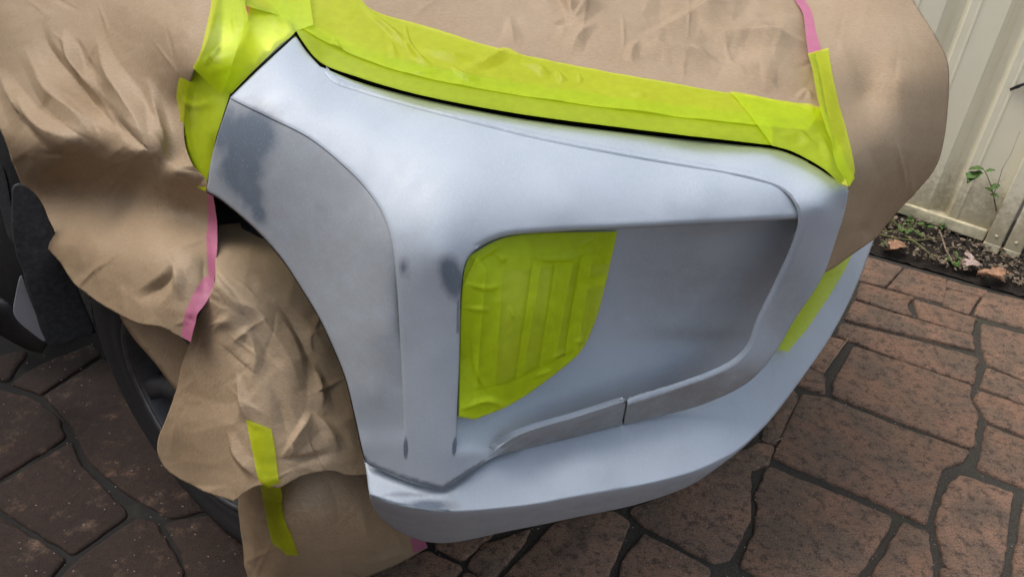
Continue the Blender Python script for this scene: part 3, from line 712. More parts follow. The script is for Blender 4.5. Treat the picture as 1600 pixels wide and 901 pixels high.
lw = lambda X, Y: np.maximum.reduce([0.9 * np.exp(-(((X - 668) / 42) ** 2 + ((Y - 789) / 9) ** 2)), .8 * np.exp(-(line_dist(X, Y, [(579,773),(620,786),(700,797)])[0] / 2.6) ** 2), .5 * np.exp(-(((X - 630) / 60) ** 2 + ((Y - 772) / 6) ** 2))])
lower = sheet('lower_bumper', low_out, low_t, M['primer'], bumper, sp=7, th=0.004, roll=5, drop=0.006, attrs={'wear': lw, 'thin': lambda X, Y: 0.5 * sstep(0, 12, np.where(line_dist(X, Y, cl)[1] > 0, line_dist(X, Y, cl)[0], 0))},  # shade of the under face painted in below the crease
      extra=offs(cl, (-6, -4, -2, 2, 4, 6)), lines=inside_runs([cl], low_out))
bt = spline([(577,772),(585,795),(600,814),(640,838),(690,848),(800,828),(900,808),(1000,786),(1080,757),(1140,716),(1200,660)], 8)
btP = O + rays(bt[:, 0], bt[:, 1]) * (low_t(bt[:, 0], bt[:, 1]) + 0.007)[:, None]
strip('under_tray', btP, btP * np.array([1, 1, 1]) + V * 0.35 - U * 0.12 - ZZ * 0.01, M['black'], bumper)

# --- fog lamp housing under its tape, dark backing sheet in the gap and head lamp / bonnet edge, fender
fog_out = [(735,398),(790,371),(965,361),(946,445),(926,515),(905,551),(860,590),(800,630),(742,655),(716,651),(718,560),(722,450),(728,412)]
fog_t = TPS([(735,400,-50,-.122),(800,375,-45,-.134),(962,362,-40,-.132),(946,445,-42,-.124),(722,450,-55,-.104),(718,560,-55,-.084),(716,650,-58,-.046),(800,630,-45,-.062),(905,550,-42,-.092),(830,500,-48,-.098),(780,560,-50,-.078)], 1e-3)
def louvre(X, Y):
    s = X + (Y - 500) * 0.10
    return 0.0035 * (np.cos(s / 9.5) > 0.1) * sstep(4, 16, line_dist(X, Y, fog_out, True)[0])
sheet('fog_lamp', spline(fog_out, 6, True, (0, 2, 8, 9)), lambda X, Y: fog_t(X, Y) + 0.004 + louvre(X, Y), M['silver'], bumper, sp=5, th=0.02)

top_c = zc_([(462,40,1.09),(470,58,1.085),(500,97,1.06),(560,118,1.053),(650,144,1.045),(800,173,1.03),(1000,200,1.02),(1205,224,1.013),(1262,243,1.003),(1300,268,.992),(1330,290,.970),
   (385,0,1.115),(560,0,1.108),(650,40,1.088),(800,82,1.072),(1000,122,1.055),(1150,145,1.045),(1280,170,1.028),(900,0,1.100),(1240,0,1.075),(700,-150,1.165),(1000,-150,1.145),(1240,-150,1.12),(400,-120,1.15)])
top = TPS(top_c, 2e-4)
gapu = spline([(452,30),(470,58),(500,96),(560,119),(650,144),(800,174),(1000,201),(1205,225),(1262,245),(1318,284)], 6)
gapl = spline([(456,62),(480,88),(500,112),(560,135),(650,160),(800,191),(1000,219),(1205,242),(1262,262),(1312,300)], 6)
sheet('gap_seal', np.concatenate([gapu - np.array([0, 10]), gapl[::-1]]), lambda X, Y: body(X, Y) + 0.022, M['gap'], carE, sp=8, th=0.004)
bon = np.concatenate([gapu, spline([(1318,284),(1330,200),(1290,100),(1240,-100),(400,-100),(452,30)], 12)[1:-1]])
sheet('bonnet_edge', bon, lambda X, Y: top(X, Y) + 0.006 + 0.05 * sstep(25, 60, line_dist(X, Y, gapu)[0]), M['paint'], carE, sp=12, th=0.006, roll=4, drop=0.006)
fen_c = [(460,50,'z',1.084),(400,105,'z',1.04),(360,146,'z',1.003),(340,205,'z',.95),(322,297,'z',.842),(280,200,'v',.095),(272,268,'v',.062),(150,200,'v',.070),(0,200,'v',.06),(150,120,'v',.125),(0,120,'v',.12),(335,0,'z',1.108),(385,0,'z',1.108),
   (300,110,'z',1.028),(200,0,'v',.24),(0,0,'v',.22),(200,-100,'v',.4),(0,-100,'v',.38),(335,-100,'z',1.14),(230,240,'v',.055),(100,240,'v',.05)]
fen = TPS(fen_c, 5e-4)
sheet('fender', np.concatenate([spline([(460,52),(398,109),(358,149)], 8)[:-1], spline([(358,149),(340,203),(320,297)], 8)[:-1], spline([(320,297),(260,262),(150,225),(-60,195),(-60,-90),(420,-90),(460,52)], 14, sharp=(0, 3, 4, 5))[:-1]]),
      lambda X, Y: fen(X, Y) + 0.004 + 0.03 * sstep(312, 288, X), M['silver'], carE, sp=12, th=0.004)

# --- wheel arch, wheel, flap, sill
WC, WR, WV, WY = (-0.598, 0.372), 0.37, -0.064, -0.08
def wp(r, a, v):
    """point at radius r, angle a and distance v inboard of the outer face; the wheel is toed by WY"""
    x = r * math.cos(a); k = WR / 0.385; return car(WC[0] + x * math.cos(WY) * k - v * math.sin(WY), WV + x * math.sin(WY) * k + v * math.cos(WY), WC[1] + r * k * math.sin(a))
def lathe(name, prof, mat, parent, n=72, a0=0.0, a1=2 * math.pi, smooth=True):
    """prof: (radius, v) about the wheel axis"""
    full = abs(a1 - a0 - 2 * math.pi) < 1e-6; k = n if full else n + 1
    vs_ = [wp(r, a0 + (a1 - a0) * i / n, v + 0.05) for i in range(k) for r, v in prof]
    m_ = len(prof); fcs = []
    for i in range(n):
        i2 = (i + 1) % k
        for j in range(m_ - 1): fcs.append((i * m_ + j, i * m_ + j + 1, i2 * m_ + j + 1, i2 * m_ + j))
    return mesh_obj(name, vs_, fcs, mat, parent, smooth)
lathe('arch_liner', [(0.485, 0.14), (0.495, 0.2), (0.48, 0.36), (0.30, 0.38), (0.02, 0.38)], M['black'], carE, 40, R_(-35), R_(215))
wheel = bpy.data.objects.new('wheel', None); COL.objects.link(wheel); wheel.parent = carE
tyre = lathe('tyre', [(0.245, -0.035), (0.250, -0.045), (0.275, -0.050), (0.292, -0.0485), (0.300, -0.052), (0.330, -0.055), (0.352, -0.052), (0.356, -0.0495), (0.368, -0.045), (0.379, -0.030), (0.385, 0.0), (0.386, 0.08), (0.385, 0.16), (0.376, 0.195), (0.34, 0.21), (0.245, 0.20)], M['rubber'], wheel, 96)
blk = []; bf = []
for i in range(46):                                  # shoulder blocks
    a = 2 * math.pi * i / 46
    for j, (da, r, v) in enumerate([(-.045, .366, -.048), (.045, .366, -.048), (.045, .392, -.020), (-.045, .392, -.020), (-.045, .392, .045), (.045, .392, .045)]):
        blk.append(wp(r, a + da, v + 0.05))
    b_ = i * 6; bf += [(b_, b_ + 1, b_ + 2, b_ + 3), (b_ + 3, b_ + 2, b_ + 5, b_ + 4), (b_, b_ + 3, b_ + 4), (b_ + 1, b_ + 5, b_ + 2)]
tr_ = mesh_obj('tread_blocks', blk, bf, M['rubber'], tyre, smooth=False); tr_['kind'] = 'stuff'
rim = lathe('rim', [(0.250, -0.040), (0.246, -0.046), (0.239, -0.046), (0.235, -0.036), (0.230, 0.0), (0.222, 0.06), (0.212, 0.16)], M['alloy'], wheel, 96)
lathe('rim_lip', [(0.248, -0.0465), (0.2455, -0.050), (0.2405, -0.050), (0.238, -0.044)], M['lip'], rim, 96)
lathe('brake_disc', [(0.17, 0.06), (0.17, 0.075), (0.02, 0.075)], M['alloy'], wheel, 40)
for k in range(6):
    a = R_(20 + 60 * k); vs_ = []
    for r, wd, v in ((0.03, 0.055, -0.028), (0.12, 0.045, -0.020), (0.2, 0.05, -0.024), (0.236, 0.066, -0.036)):
        for sgn, dv in ((-1, 0.03), (-.7, 0), (.7, 0), (1, 0.03)):
            x = r * math.cos(a) - sgn * wd / 2 * math.sin(a); z = r * math.sin(a) + sgn * wd / 2 * math.cos(a)
            vs_.append(wp(math.hypot(x, z), math.atan2(z, x), v + dv + 0.05))
    mesh_obj('spoke', vs_, [(i * 4 + j, i * 4 + j + 1, i * 4 + j + 5, i * 4 + j + 4) for i in range(3) for j in range(3)], M['alloy'], rim)
lathe('hub_cap', [(0.034, -0.022), (0.032, -0.034), (0.026, -0.038), (0.001, -0.039)], M['black'], rim, 24)

def quick(name, pts, ctrl, mat, sp=9, th=0.006, parent=carE, relief=None, roll=0, drop=0, sharp=()):
    f = TPS(ctrl, 1e-3, 1.0); return sheet(name, spline(pts, 7, True, sharp), f, mat, parent, sp=sp, th=th, relief=relief, roll=roll, drop=drop)
quick('mud_flap', [(24,288),(52,300),(112,430),(150,520),(134,525),(88,541),(74,537),(60,505),(36,425),(22,380)], [(20,290,'u',-1.03),(112,430,'u',-1.00),(134,525,'u',-1.00),(74,537,'u',-1.02),(36,425,'u',-1.03),(80,420,'u',-.995)], M['flap'], relief=lambda X, Y: 0.004 * ridged(X / 40, Y / 40, 3), roll=4, drop=0.004, sharp=(3, 6))
quick('arch_trim', [(-20,240),(4,262),(20,330),(32,372),(26,384),(14,372),(-2,320),(-20,300)], [(-20,240,'v',.04),(20,330,'v',.03),(32,372,'v',.02),(-20,300,'v',.03)], M['flap'], roll=3, drop=0.004)
quick('sill', [(33,430),(45,462),(71,533),(50,520),(22,492),(24,462)], [(33,430,'u',-1.10),(71,533,'u',-1.12),(22,492,'u',-1.14),(30,460,'u',-1.12)], M['silver'], roll=2, drop=0.002)
quick('side_step', [(-40,455),(0,472),(25,494),(72,536),(66,552),(40,545),(-40,500)], [(-40,455,'u',-1.30),(25,494,'u',-1.2),(72,536,'u',-1.14),(66,552,'z',.16),(-40,500,'u',-1.32)], M['flap'], th=0.01, sharp=(0, 3, 4, 6))
quick('inner_panel', [(-60,180),(60,200),(120,330),(60,440),(52,500),(20,484),(-60,450)], [(-60,180,'v',.16),(60,200,'v',.16),(120,330,'v',.14),(-60,500,'u',-1.6),(60,520,'u',-1.4),(90,540,'u',-1.38)], M['black'])

def cblock(name, u0, u1, v0, v1, z0, z1, mat):
    vs_ = [car(u, v, z) for z in (z0, z1) for u, v in ((u0, v0), (u1, v0), (u1, v1), (u0, v1))]
    return mesh_obj(name, vs_, [(3, 2, 1, 0), (4, 5, 6, 7), (0, 1, 5, 4), (1, 2, 6, 5), (2, 3, 7, 6), (3, 0, 4, 7)], mat, carE, smooth=False)
cblock('chassis', -4.0, -0.16, 0.46, 1.60, 0.34, 0.99, M['black'])
cblock('front_frame', -0.158, 0.02, 0.40, 1.60, 0.40, 0.95, M['black'])
# ------------------------------------------------------------------ masking paper
# fender sheet
pL = TPS([(335,0,'z',1.115),(300,110,'z',1.036),(278,160,'v',.110),(276,250,'v',.060),(200,0,'v',.225),(0,0,'v',.20),(200,-100,'v',.39),(0,-100,'v',.37),(335,-100,'z',1.147),(150,120,'v',.105),(0,120,'v',.10),(150,190,'v',.040),(40,190,'v',.035),
   (0,205,'v',.015),(100,226,'v',-.010),(215,238,'v',.006),(275,264,'v',.026),(325,300,'v',.046),
   (30,290,'v',.020),(100,290,'v',.062),(200,300,'v',.072),(290,330,'v',.060),(325,350,'v',.055),
   (62,370,'v',-.020),(150,385,'v',-.045),(250,395,'v',-.050),(300,400,'v',-.030),(333,420,'v',-.015),(110,440,'v',-.065),(200,450,'v',-.088),(280,450,'v',-.078),(180,490,'v',-.110),(245,510,'v',-.118),(293,533,'v',-.112),(300,495,'v',-.092)], 2e-3)
pL_out = np.concatenate([spline([(-80,-90),(350,-90)], 8)[:-1], spline([(350,-90),(340,0),(322,70),(303,112),(290,160),(290,230),(326,303)], 6)[:-1], spline([(326,303),(331,340),(337,385),(334,432),(318,468),(302,500),(294,534)], 6)[:-1],
    spline([(294,534),(275,528),(247,511),(215,505),(182,490),(140,462),(112,440),(85,402),(62,370),(40,310),(20,262),(2,206),(-30,150),(-80,120)], 6)[:-1], spline([(-80,120),(-80,-90)], 8)[:-1]])
foldL = folds([
  ([(64,30),(72,70),(100,112),(140,160),(178,196),(200,208)], -0.0204, 12, 17),
  ([(98,46),(108,80),(128,118),(150,150)], 0.0179, 12, 9),
  ([(146,52),(165,100),(195,150),(215,190),(228,236)], 0.0229, 14, 20),
  ([(118,60),(128,100),(134,126)], -0.0128, 9, 8),
  ([(38,72),(60,110),(85,150),(130,182),(180,210)], 0.0166, 16, 16),
  ([(30,146),(50,180),(80,205),(125,222)], 0.0179, 12, 14),
  ([(222,118),(240,160),(252,205),(262,250)], 0.0128, 9, 12),
  ([(0,110),(20,150),(45,195)], 0.0128, 14, 14),
  ([(175,180),(205,215),(240,238)], -0.0128, 10, 10),
  ([(235,205),(250,235),(270,262)], 0.0102, 7, 7),
  ([(275,400),(262,430),(215,470)], -0.0128, 14, 6),
  ([(262,396),(275,425),(284,470)], 0.0089, 8, 8),
  ([(165,372),(152,410),(165,470)], 0.0051, 16, 20)]
  + creases(16, 0, -10, 300, 220, 1, 1.0) + creases(16, 40, 230, 330, 520, 2),
  [(95, 0.0075, 1), (42, 0.0030, 2), (17, 0.0006, 3)])
_fL = foldL
lj = spline([(336,-60),(318,66),(292,112),(276,150),(280,190),(272,268)], 6)
foldL = lambda X, Y: _fL(X, Y) * np.where((X > np.interp(Y, lj[:, 1], lj[:, 0])) & (Y < 262), 0.05, sstep(-4, 30, line_dist(X, Y, lj)[0]))
paperL = sheet('masking_paper', pL_out, pL, M['paper'], None, sp=2.5, th=0.0003, relief=foldL, lines=inside_runs(_fL.lines, pL_out), sharp=0)
tag(paperL, 'creased brown kraft paper draped over the fender above the wheel', 'masking paper')

# bonnet sheet
tape_up = spline([(384,-30),(545,-14),(580,14),(650,38),(800,81),(1000,121),(1150,146),(1284,172)], 6)
tape_zone = np.concatenate([tape_up, [(1330,300),(1200,260),(450,160),(384,60)]])
pT_out = np.concatenate([spline([(330,-60),(395,4),(455,26),(520,62),(650,98),(800,128),(1000,158),(1240,186),(1290,190)], 6)[:-1], spline([(1290,190),(1288,140),(1272,70),(1255,5),(1235,-60)], 6)[:-1], spline([(1235,-60),(330,-60)], 8)[:-1]])
foldT = folds([
  ([(868,-12),(885,10),(894,34)], 0.0200, 18, 4), ([(894,34),(912,16),(925,-5)], 0.0163, 4, 14), ([(865,36),(894,34)], -0.0075, 4, 5),
  ([(1088,28),(1110,48),(1160,58),(1210,62),(1262,66)], 0.0200, 20, 9), ([(1085,60),(1130,80),(1190,88)], -0.0150, 16, 12),
  ([(1000,64),(1040,45),(1100,18),(1150,-10)], 0.0175, 12, 26), ([(1000,66),(1050,78),(1110,80)], 0.0125, 6, 14), ([(1000,65),(985,85),(990,105)], 0.0075, 10, 7),
  ([(930,40),(905,60),(890,85)], 0.0088, 10, 10), ([(795,20),(800,50),(805,78)], 0.0063, 10, 10), ([(650,20),(720,30),(800,25)], 0.0063, 16, 16),
  ([(1262,62),(1225,55),(1180,30)], -0.0088, 8, 10), ([(1240,160),(1262,140),(1270,165)], 0.0075, 6, 6)] + creases(34, 480, -20, 1270, 150, 3),
  [(85, 0.0085, 11), (38, 0.0036, 12), (16, 0.0007, 13)])
_fT = foldT
foldT = lambda X, Y: _fT(X, Y) * sstep(-4, 34, np.where(in_poly(X, Y, tape_zone), -1, 1) * line_dist(X, Y, tape_up)[0])
paperT = sheet('masking_paper', pT_out, lambda X, Y: top(X, Y) - 0.001, M['paper'], None, sp=2.5, th=0.0003, relief=foldT, lines=inside_runs(_fT.lines, pT_out), sharp=0)
tag(paperT, 'wrinkled brown kraft paper over the bonnet above the long yellow tape', 'masking paper')

# grille sheet
pR = TPS([(1280,80,'z',1.068),(1260,0,'z',1.085),(1250,-120,'z',1.14),(1290,175,'z',1.034),(1330,262,'v',.600),(1326,300,'v',.635),(1310,370,'v',.650),(1280,430,'v',.650),(1425,0,'v',1.20),(1400,-80,'v',1.30),(1472,70,'v',1.12),(1482,110,'v',1.08),(1479,180,'v',1.04),(1466,250,'v',1.02),(1438,292,'v',1.0),(1370,372,'v',.96),
   (1350,60,'v',.98),(1400,130,'v',.88),(1390,220,'v',.80),(1350,150,'v',.86),(1380,310,'v',.84),(1335,350,'v',.70)], 5e-3)
pR_out = np.concatenate([spline([(1245,-70),(1255,5),(1268,60),(1285,130),(1296,190),(1310,250),(1326,292)], 6)[:-1], spline([(1326,292),(1306,330),(1290,385),(1268,436)], 6)[:-1], spline([(1268,436),(1300,421),(1330,400),(1372,371)], 6)[:-1], spline([(1372,371),(1405,330),(1440,291),(1456,270),(1466,248),(1478,180),(1481,100),(1470,70),(1440,22),(1424,-5),(1400,-70)], 6)[:-1], spline([(1400,-70),(1245,-70)], 8)[:-1]])
foldR = folds([([(1300,30),(1320,90),(1345,160)], 0.0042, 22, 22), ([(1380,60),(1400,140),(1405,220)], 0.0036, 25, 25), ([(1340,200),(1370,260),(1390,300)], -0.0036, 25, 25), ([(1330,372),(1345,362),(1365,355)], -0.0024, 8, 8)] + creases(12, 1280, -20, 1460, 350, 6, 1.4, 0.0014), [(130, 0.0030, 21), (50, 0.0010, 22)])
paperR = sheet('masking_paper', pR_out, pR, M['paper'], None, sp=3.2, th=0.0003, relief=foldR, lines=inside_runs(foldR.lines, pR_out))
tag(paperR, 'smooth brown kraft paper hanging over the grille in front of the fence', 'masking paper')

# wheel sheet: front flap over the tyre and the skirt behind it
paperW = empty('masking_paper', 'crumpled brown kraft paper hanging over the front wheel under the bumper', 'masking paper')
pW = TPS([(340,440,'d',1.235),(330,470,'d',1.245),(300,510,'v',-.092),(285,560,'v',-.110),(265,640,'v',-.145),(249,690,'v',-.165),(258,735,'v',-.180),(300,760,'v',-.190),(365,783,'v',-.196),(380,772,'v',-.188),
   (333,520,'d',1.262),(399,612,'d',1.245),(448,712,'d',1.250),(473,780,'d',1.265),(360,660,'v',-.146),(330,600,'v',-.124),(400,740,'v',-.165),(429,560,'d',1.265),(500,690,'d',1.270),(548,524,'d',1.385),(520,560,'d',1.345),(470,560,'d',1.285),(430,480,'d',1.290),(486,434,'d',1.39),(400,400,'d',1.37),(591,619,'d',1.41),(560,680,'d',1.335),(600,730,'d',1.36),(360,365,'d',1.42),(342,352,'d',1.42),(520,740,'d',1.285),(480,740,'d',1.262)], 1.5e-3, 1.0)
pW_out = np.concatenate([spline([(342,352),(337,385),(335,432),(322,465),(303,500),(292,540),(283,575),(268,640),(250,684),(248,706),(258,730),(286,752),(330,772),(364,783)], 6)[:-1], spline([(364,783),(382,770),(404,758),(436,762)], 6)[:-1], spline([(436,762),(470,745),(520,735),(545,742),(600,730),(575,640),(545,570),(500,470),(440,390),(390,350),(342,352)], 8)[:-1]])
foldW = folds([
  ([(340,445),(365,470),(395,485),(420,520),(450,560),(470,610)], 0.0141, 22, 12), ([(330,520),(345,505),(365,500)], 0.0070, 8, 8), ([(355,545),(385,520),(400,560),(390,610)], 0.0088, 10, 12),
  ([(370,580),(382,640),(388,660)], 0.0088, 8, 6), ([(360,672),(368,700),(395,735),(408,748)], 0.0106, 9, 7), ([(440,715),(470,670),(490,640)], 0.0123, 5, 16), ([(440,718),(490,716),(525,706)], -0.0088, 6, 6), ([(455,690),(462,712)], 0.0062, 5, 6), ([(490,640),(515,675),(530,705)], 0.0088, 8, 8),
  ([(490,560),(500,610),(505,650)], 0.0106, 10, 12), ([(430,470),(470,520),(500,590)], -0.0106, 14, 10), ([(420,600),(440,640),(450,690)], -0.0070, 10, 12), ([(290,600),(280,660),(268,720)], 0.0053, 14, 16)] + creases(26, 270, 440, 540, 760, 4),
  [(85, 0.0060, 31), (38, 0.0026, 32), (16, 0.0006, 33)])
sheet('flap', pW_out, pW, M['paper'], paperW, sp=2.5, th=0.0003, relief=foldW, lines=inside_runs(foldW.lines, pW_out), sharp=0)
pS = TPS([(378,740,'v',-.085),(372,790,'v',-.092),(378,850,'v',-.105),(388,905,'v',-.12),(400,940,'z',.004),(470,740,'d',1.34),(450,800,'d',1.345),(450,850,'d',1.40),(500,800,'d',1.345),(480,930,'z',.004),(540,760,'d',1.36),(560,800,'d',1.39),(560,860,'d',1.48),(560,905,'z',.006),(620,880,'z',.012),(668,855,'z',.03),(640,820,'d',1.5),(600,760,'d',1.42),(520,600,'d',1.42)], 1e-3, 1.0)
pS_out = np.concatenate([spline([(372,735),(370,790),(377,850),(384,890),(392,948)], 6)[:-1], spline([(392,948),(480,940),(560,905),(620,882),(669,856)], 6)[:-1], spline([(669,856),(655,835),(640,800),(620,740),(560,640),(520,600)], 7)[:-1], spline([(520,600),(372,735)], 8)[:-1]])
foldS = folds([([(470,745),(450,800),(455,860),(440,920)], 0.0064, 20, 16), ([(510,740),(530,800),(520,870)], -0.0080, 18, 18), ([(560,780),(575,840),(600,880)], 0.0080, 14, 16), ([(600,800),(625,850),(640,870)], -0.0056, 8, 10), ([(395,790),(400,850),(398,900)], 0.0056, 10, 12), ([(560,880),(610,868),(655,850)], 0.0040, 6, 8)] + creases(14, 380, 780, 620, 900, 5),
   [(85, 0.0060, 41), (40, 0.0022, 42)])
sheet('skirt', pS_out, pS, M['paper'], paperW, sp=2.8, th=0.0003, relief=foldS, lines=inside_runs(foldS.lines, pS_out), sharp=0)
# paper tucked in behind the wheel sheet
pB_out = spline([(186,486),(240,500),(300,520),(300,560),(278,612),(262,596),(235,560),(205,524)], 6, True)
tag(sheet('masking_paper', pB_out, TPS([(186,486,'v',-.030),(300,520,'v',-.02),(278,612,'v',-.060),(205,524,'v',-.045),(240,560,'v',-.052)], 1e-3, 0.97), M['paper'], None, sp=6, th=0.0004, relief=folds([], [(40, 0.003, 51)])),
    'dark strip of brown paper tucked across the wheel rim below the fender paper', 'masking paper')

# ------------------------------------------------------------------ masking tape
def tape(outline, fn, label, mat='yellow', rel=None, parent=None, name='masking_tape', sp=4.5, lift=0.0012, sharp=None, step=5):
    out = spline(outline, step, True, tuple(range(len(outline))) if sharp is None else sharp)
    o = sheet(name, out, lambda X, Y: fn(X, Y) - lift, M[mat], parent, sp=sp, th=0, relief=rel)
    if label: tag(o, label, 'masking tape')
    return o
def surfplus(base, rel):
    """depth of a surface with its relief (tape stuck on crumpled paper)"""
    return lambda X, Y: base(X, Y) - rel(X, Y) * 0.85
# long tape along the bonnet edge: two overlapping runs
crk = folds([([(562,5),(600,40),(640,75)], 0.006, 4, 4), ([(632,38),(640,72),(655,92),(676,106)], 0.006, 3, 4), ([(720,108),(760,98),(795,80),(815,88)], 0.007, 6, 8), ([(815,98),(840,105),(860,118)], 0.005, 4, 6), ([(868,110),(882,130)], 0.004, 4, 4), ([(655,78),(700,88),(740,92)], 0.005, 6, 7),
    ([(640,115),(690,113)], 0.003, 3, 3), ([(705,104),(725,120),(750,124)], 0.004, 4, 4), ([(903,115),(908,130)], 0.003, 3, 3), ([(985,148),(1010,150)], 0.003, 3, 4), ([(488,60),(500,95)], 0.004, 3, 3), ([(520,55),(535,85),(545,102)], 0.004, 3, 4), ([(500,78),(530,72)], 0.003, 3, 3), ([(610,65),(618,92)], 0.003, 4, 5)], [(30, 0.0010, 61), (70, 0.0016, 62)])
low_edge = [(456,36),(472,64),(501,98),(560,121),(650,147),(800,176),(1000,203),(1207,227)]
mid_dn = [(498,52),(560,84),(650,112),(800,140),(1000,168),(1207,192)]
up_edge = [(384,-12),(545,-12),(580,14),(650,38),(800,81),(1000,121),(1150,146),(1284,172)]
sheet_ = lambda a, b: np.concatenate([spline(a, 5), spline(b, 5)[::-1]])
tp1 = tag(sheet('masking_tape', sheet_(low_edge, [(430,10),(498,44),(560,72),(650,99),(800,128),(1000,157),(1207,182)]), lambda X, Y: top(X, Y) - 0.0016, M['yellow'], None, sp=5, th=0, relief=lambda X, Y: 0.25 * crk(X, Y)),
   'lower yellow tape run along the black gap at the bonnet edge', 'masking tape')
tp2_out = sheet_([(384,8),(440,26),(498,60),(560,90),(650,118),(800,146),(1000,174),(1215,199),(1262,204)], [(384,-30),(545,-14),(580,14),(650,38),(800,81),(1000,121),(1150,146),(1284,172)])
tp2 = tag(sheet('masking_tape', tp2_out, lambda X, Y: top(X, Y) - 0.0065, M['yellow'], None, sp=2.6, th=0, relief=lambda X, Y: 1.5 * np.maximum(crk(X, Y), -0.0012), lines=inside_runs(crk.lines, tp2_out, 2.0)),
   'upper wrinkled yellow tape run holding the bonnet paper down', 'masking tape')
cnr = TPS(top_c + [(1335,275,'z',.975),(1318,240,'z',.998)], 4e-4)
tape([(1140,142),(1284,168),(1300,195),(1325,262),(1336,278),(1327,291),(1312,287),(1290,266),(1240,238),(1207,228),(1190,205),(1165,172)], lambda X, Y: cnr(X, Y) - 0.0075, 'yellow tape piece folded round the corner at the right end of the bonnet tape',
   rel=folds([([(1215,215),(1248,208),(1262,222),(1280,230)], 0.006, 4, 5), ([(1280,205),(1292,240),(1302,268)], 0.006, 4, 5), ([(1262,222),(1225,222)], -0.004, 4, 4), ([(1255,160),(1275,175)], 0.004, 4, 5)], [(22, 0.0016, 63)]), sharp=(0, 1, 4, 5, 9))
tape([(1262,84),(1294,75),(1300,115),(1312,165),(1325,215),(1336,268),(1328,291),(1308,262),(1293,208),(1280,165),(1270,115)], lambda X, Y: np.minimum(pR(X, Y), cnr(X, Y)) - 0.0085, 'straight yellow tape joining the bonnet paper to the grille paper',
   rel=lambda X, Y: np.maximum(foldR(X, Y), 0) + 0.0012 * gnoise(X / 25, Y / 25, 64), sharp=(0, 1, 5, 6))
# fender joint
tape([(360,146),(348,180),(338,212),(321,299),(297,287),(271,269),(277,230),(281,185),(275,150),(284,118),(330,100),(385,106)], lambda X, Y: fen(X, Y), 'yellow tape strip down the fender joint beside the dark sanded patch', lift=0.006,
   rel=folds([([(284,160),(310,165),(340,155)], 0.003, 4, 6), ([(278,205),(290,212)], 0.004, 4, 5), ([(282,150),(300,170)], 0.003, 4, 4)], [(40, 0.0012, 65)]), sharp=(0, 3, 5, 8, 10, 11))
tape([(336,-30),(386,-30),(384,12),(388,28),(372,70),(360,110),(346,148),(300,106),(318,66)], lambda X, Y: np.minimum(fen(X, Y), pL(X, Y)), 'crinkled upright yellow tape at the top of the fender joint', lift=0.012,
   rel=folds([([(366,10),(368,40),(375,60)], 0.006, 4, 5), ([(350,62),(335,84),(318,104)], 0.006, 3, 5), ([(372,-10),(380,30),(378,60)], 0.005, 3, 4), ([(345,10),(340,50)], 0.004, 6, 8)], [(26, 0.0025, 66)]), sharp=(0, 1, 6, 7))
tape([(384,-30),(480,-30),(490,40),(463,48),(400,106),(362,146),(344,128),(348,90),(376,50),(388,26)], lambda X, Y: fen(X, Y), 'yellow tape across the top corner of the fender and bumper joint', lift=0.0085,
   rel=folds([([(390,40),(375,75),(380,95)], 0.005, 6, 8), ([(420,20),(440,45)], 0.004, 5, 7)], [(30, 0.002, 67)]), sharp=(0, 1, 2, 3, 5))
# fog lamp: one patch built up from strips
fogE = empty('masking_tape', 'patch of overlapping yellow tape strips covering the fog lamp', 'masking tape')
fgr = folds([([(735,500),(745,580),(765,615)], 0.004, 3, 3), ([(722,440),(760,450),(785,445)], 0.003, 3, 4), ([(720,480),(770,485)], 0.003, 3, 4), ([(770,395),(785,405),(780,412)], 0.004, 4, 4), ([(795,475),(805,500)], 0.003, 3, 4), ([(825,400),(850,405),(905,402)], 0.003, 4, 4), ([(900,385),(930,372)], 0.003, 3, 4), ([(895,535),(915,530)], 0.005, 4, 4), ([(860,560),(890,545)], 0.004, 3, 4), ([(720,640),(760,625),(790,635)], 0.006, 4, 4), ([(830,590),(870,575)], 0.003, 3, 3), ([(740,410),(760,395),(785,380)], 0.004, 4, 5)], [(16, 0.0007, 71), (40, 0.0015, 72)])
fo = spline(fog_out, 5, True, (0, 2, 8, 9))
sheet('tape_strip', fo, lambda X, Y: fog_t(X, Y) - 0.002, M['yellow'], fogE, sp=2.6, th=0, relief=fgr)
def clip_strip(poly, k):
    P = [np.array(p, float) for p in spline(poly, 6, True, tuple(range(len(poly))))]
    cen = np.array([825., 500.]); sh = cen + (fo - cen) * 0.985
    Q = []
    for p in P:
        if not in_poly(np.array([p[0]]), np.array([p[1]]), sh)[0]:
            i = np.argmin(np.linalg.norm(sh - p, axis=1)); p = sh[i]
        if not Q or np.linalg.norm(Q[-1] - p) > 2.0: Q.append(p)
    if np.linalg.norm(Q[-1] - Q[0]) < 2.0: Q.pop()
    sheet('tape_strip', np.array(Q), lambda X, Y: fog_t(X, Y) - 0.0035 - 0.0011 * k, M['yellow'], fogE, sp=3, th=0, relief=lambda X, Y: fgr(X, Y) + 0.0006 * gnoise(X / 25, Y / 25, 80 + k))
for k, s in enumerate([[(733,400),(790,368),(968,360),(955,412),(760,424)], [(741,420),(786,420),(772,640),(738,656)], [(832,415),(846,415),(812,625),(800,632)], [(868,410),(896,410),(868,560),(838,600)], [(908,400),(926,400),(902,552),(880,565)],
       [(740,655),(716,650),(718,615),(790,600),(905,545),(925,515),(905,555),(860,592),(800,632)], [(716,650),(718,560),(722,450),(745,400),(760,420),(748,560),(744,650)], [(905,438),(950,430),(946,445),(903,455)]]):
    clip_strip(s, k)
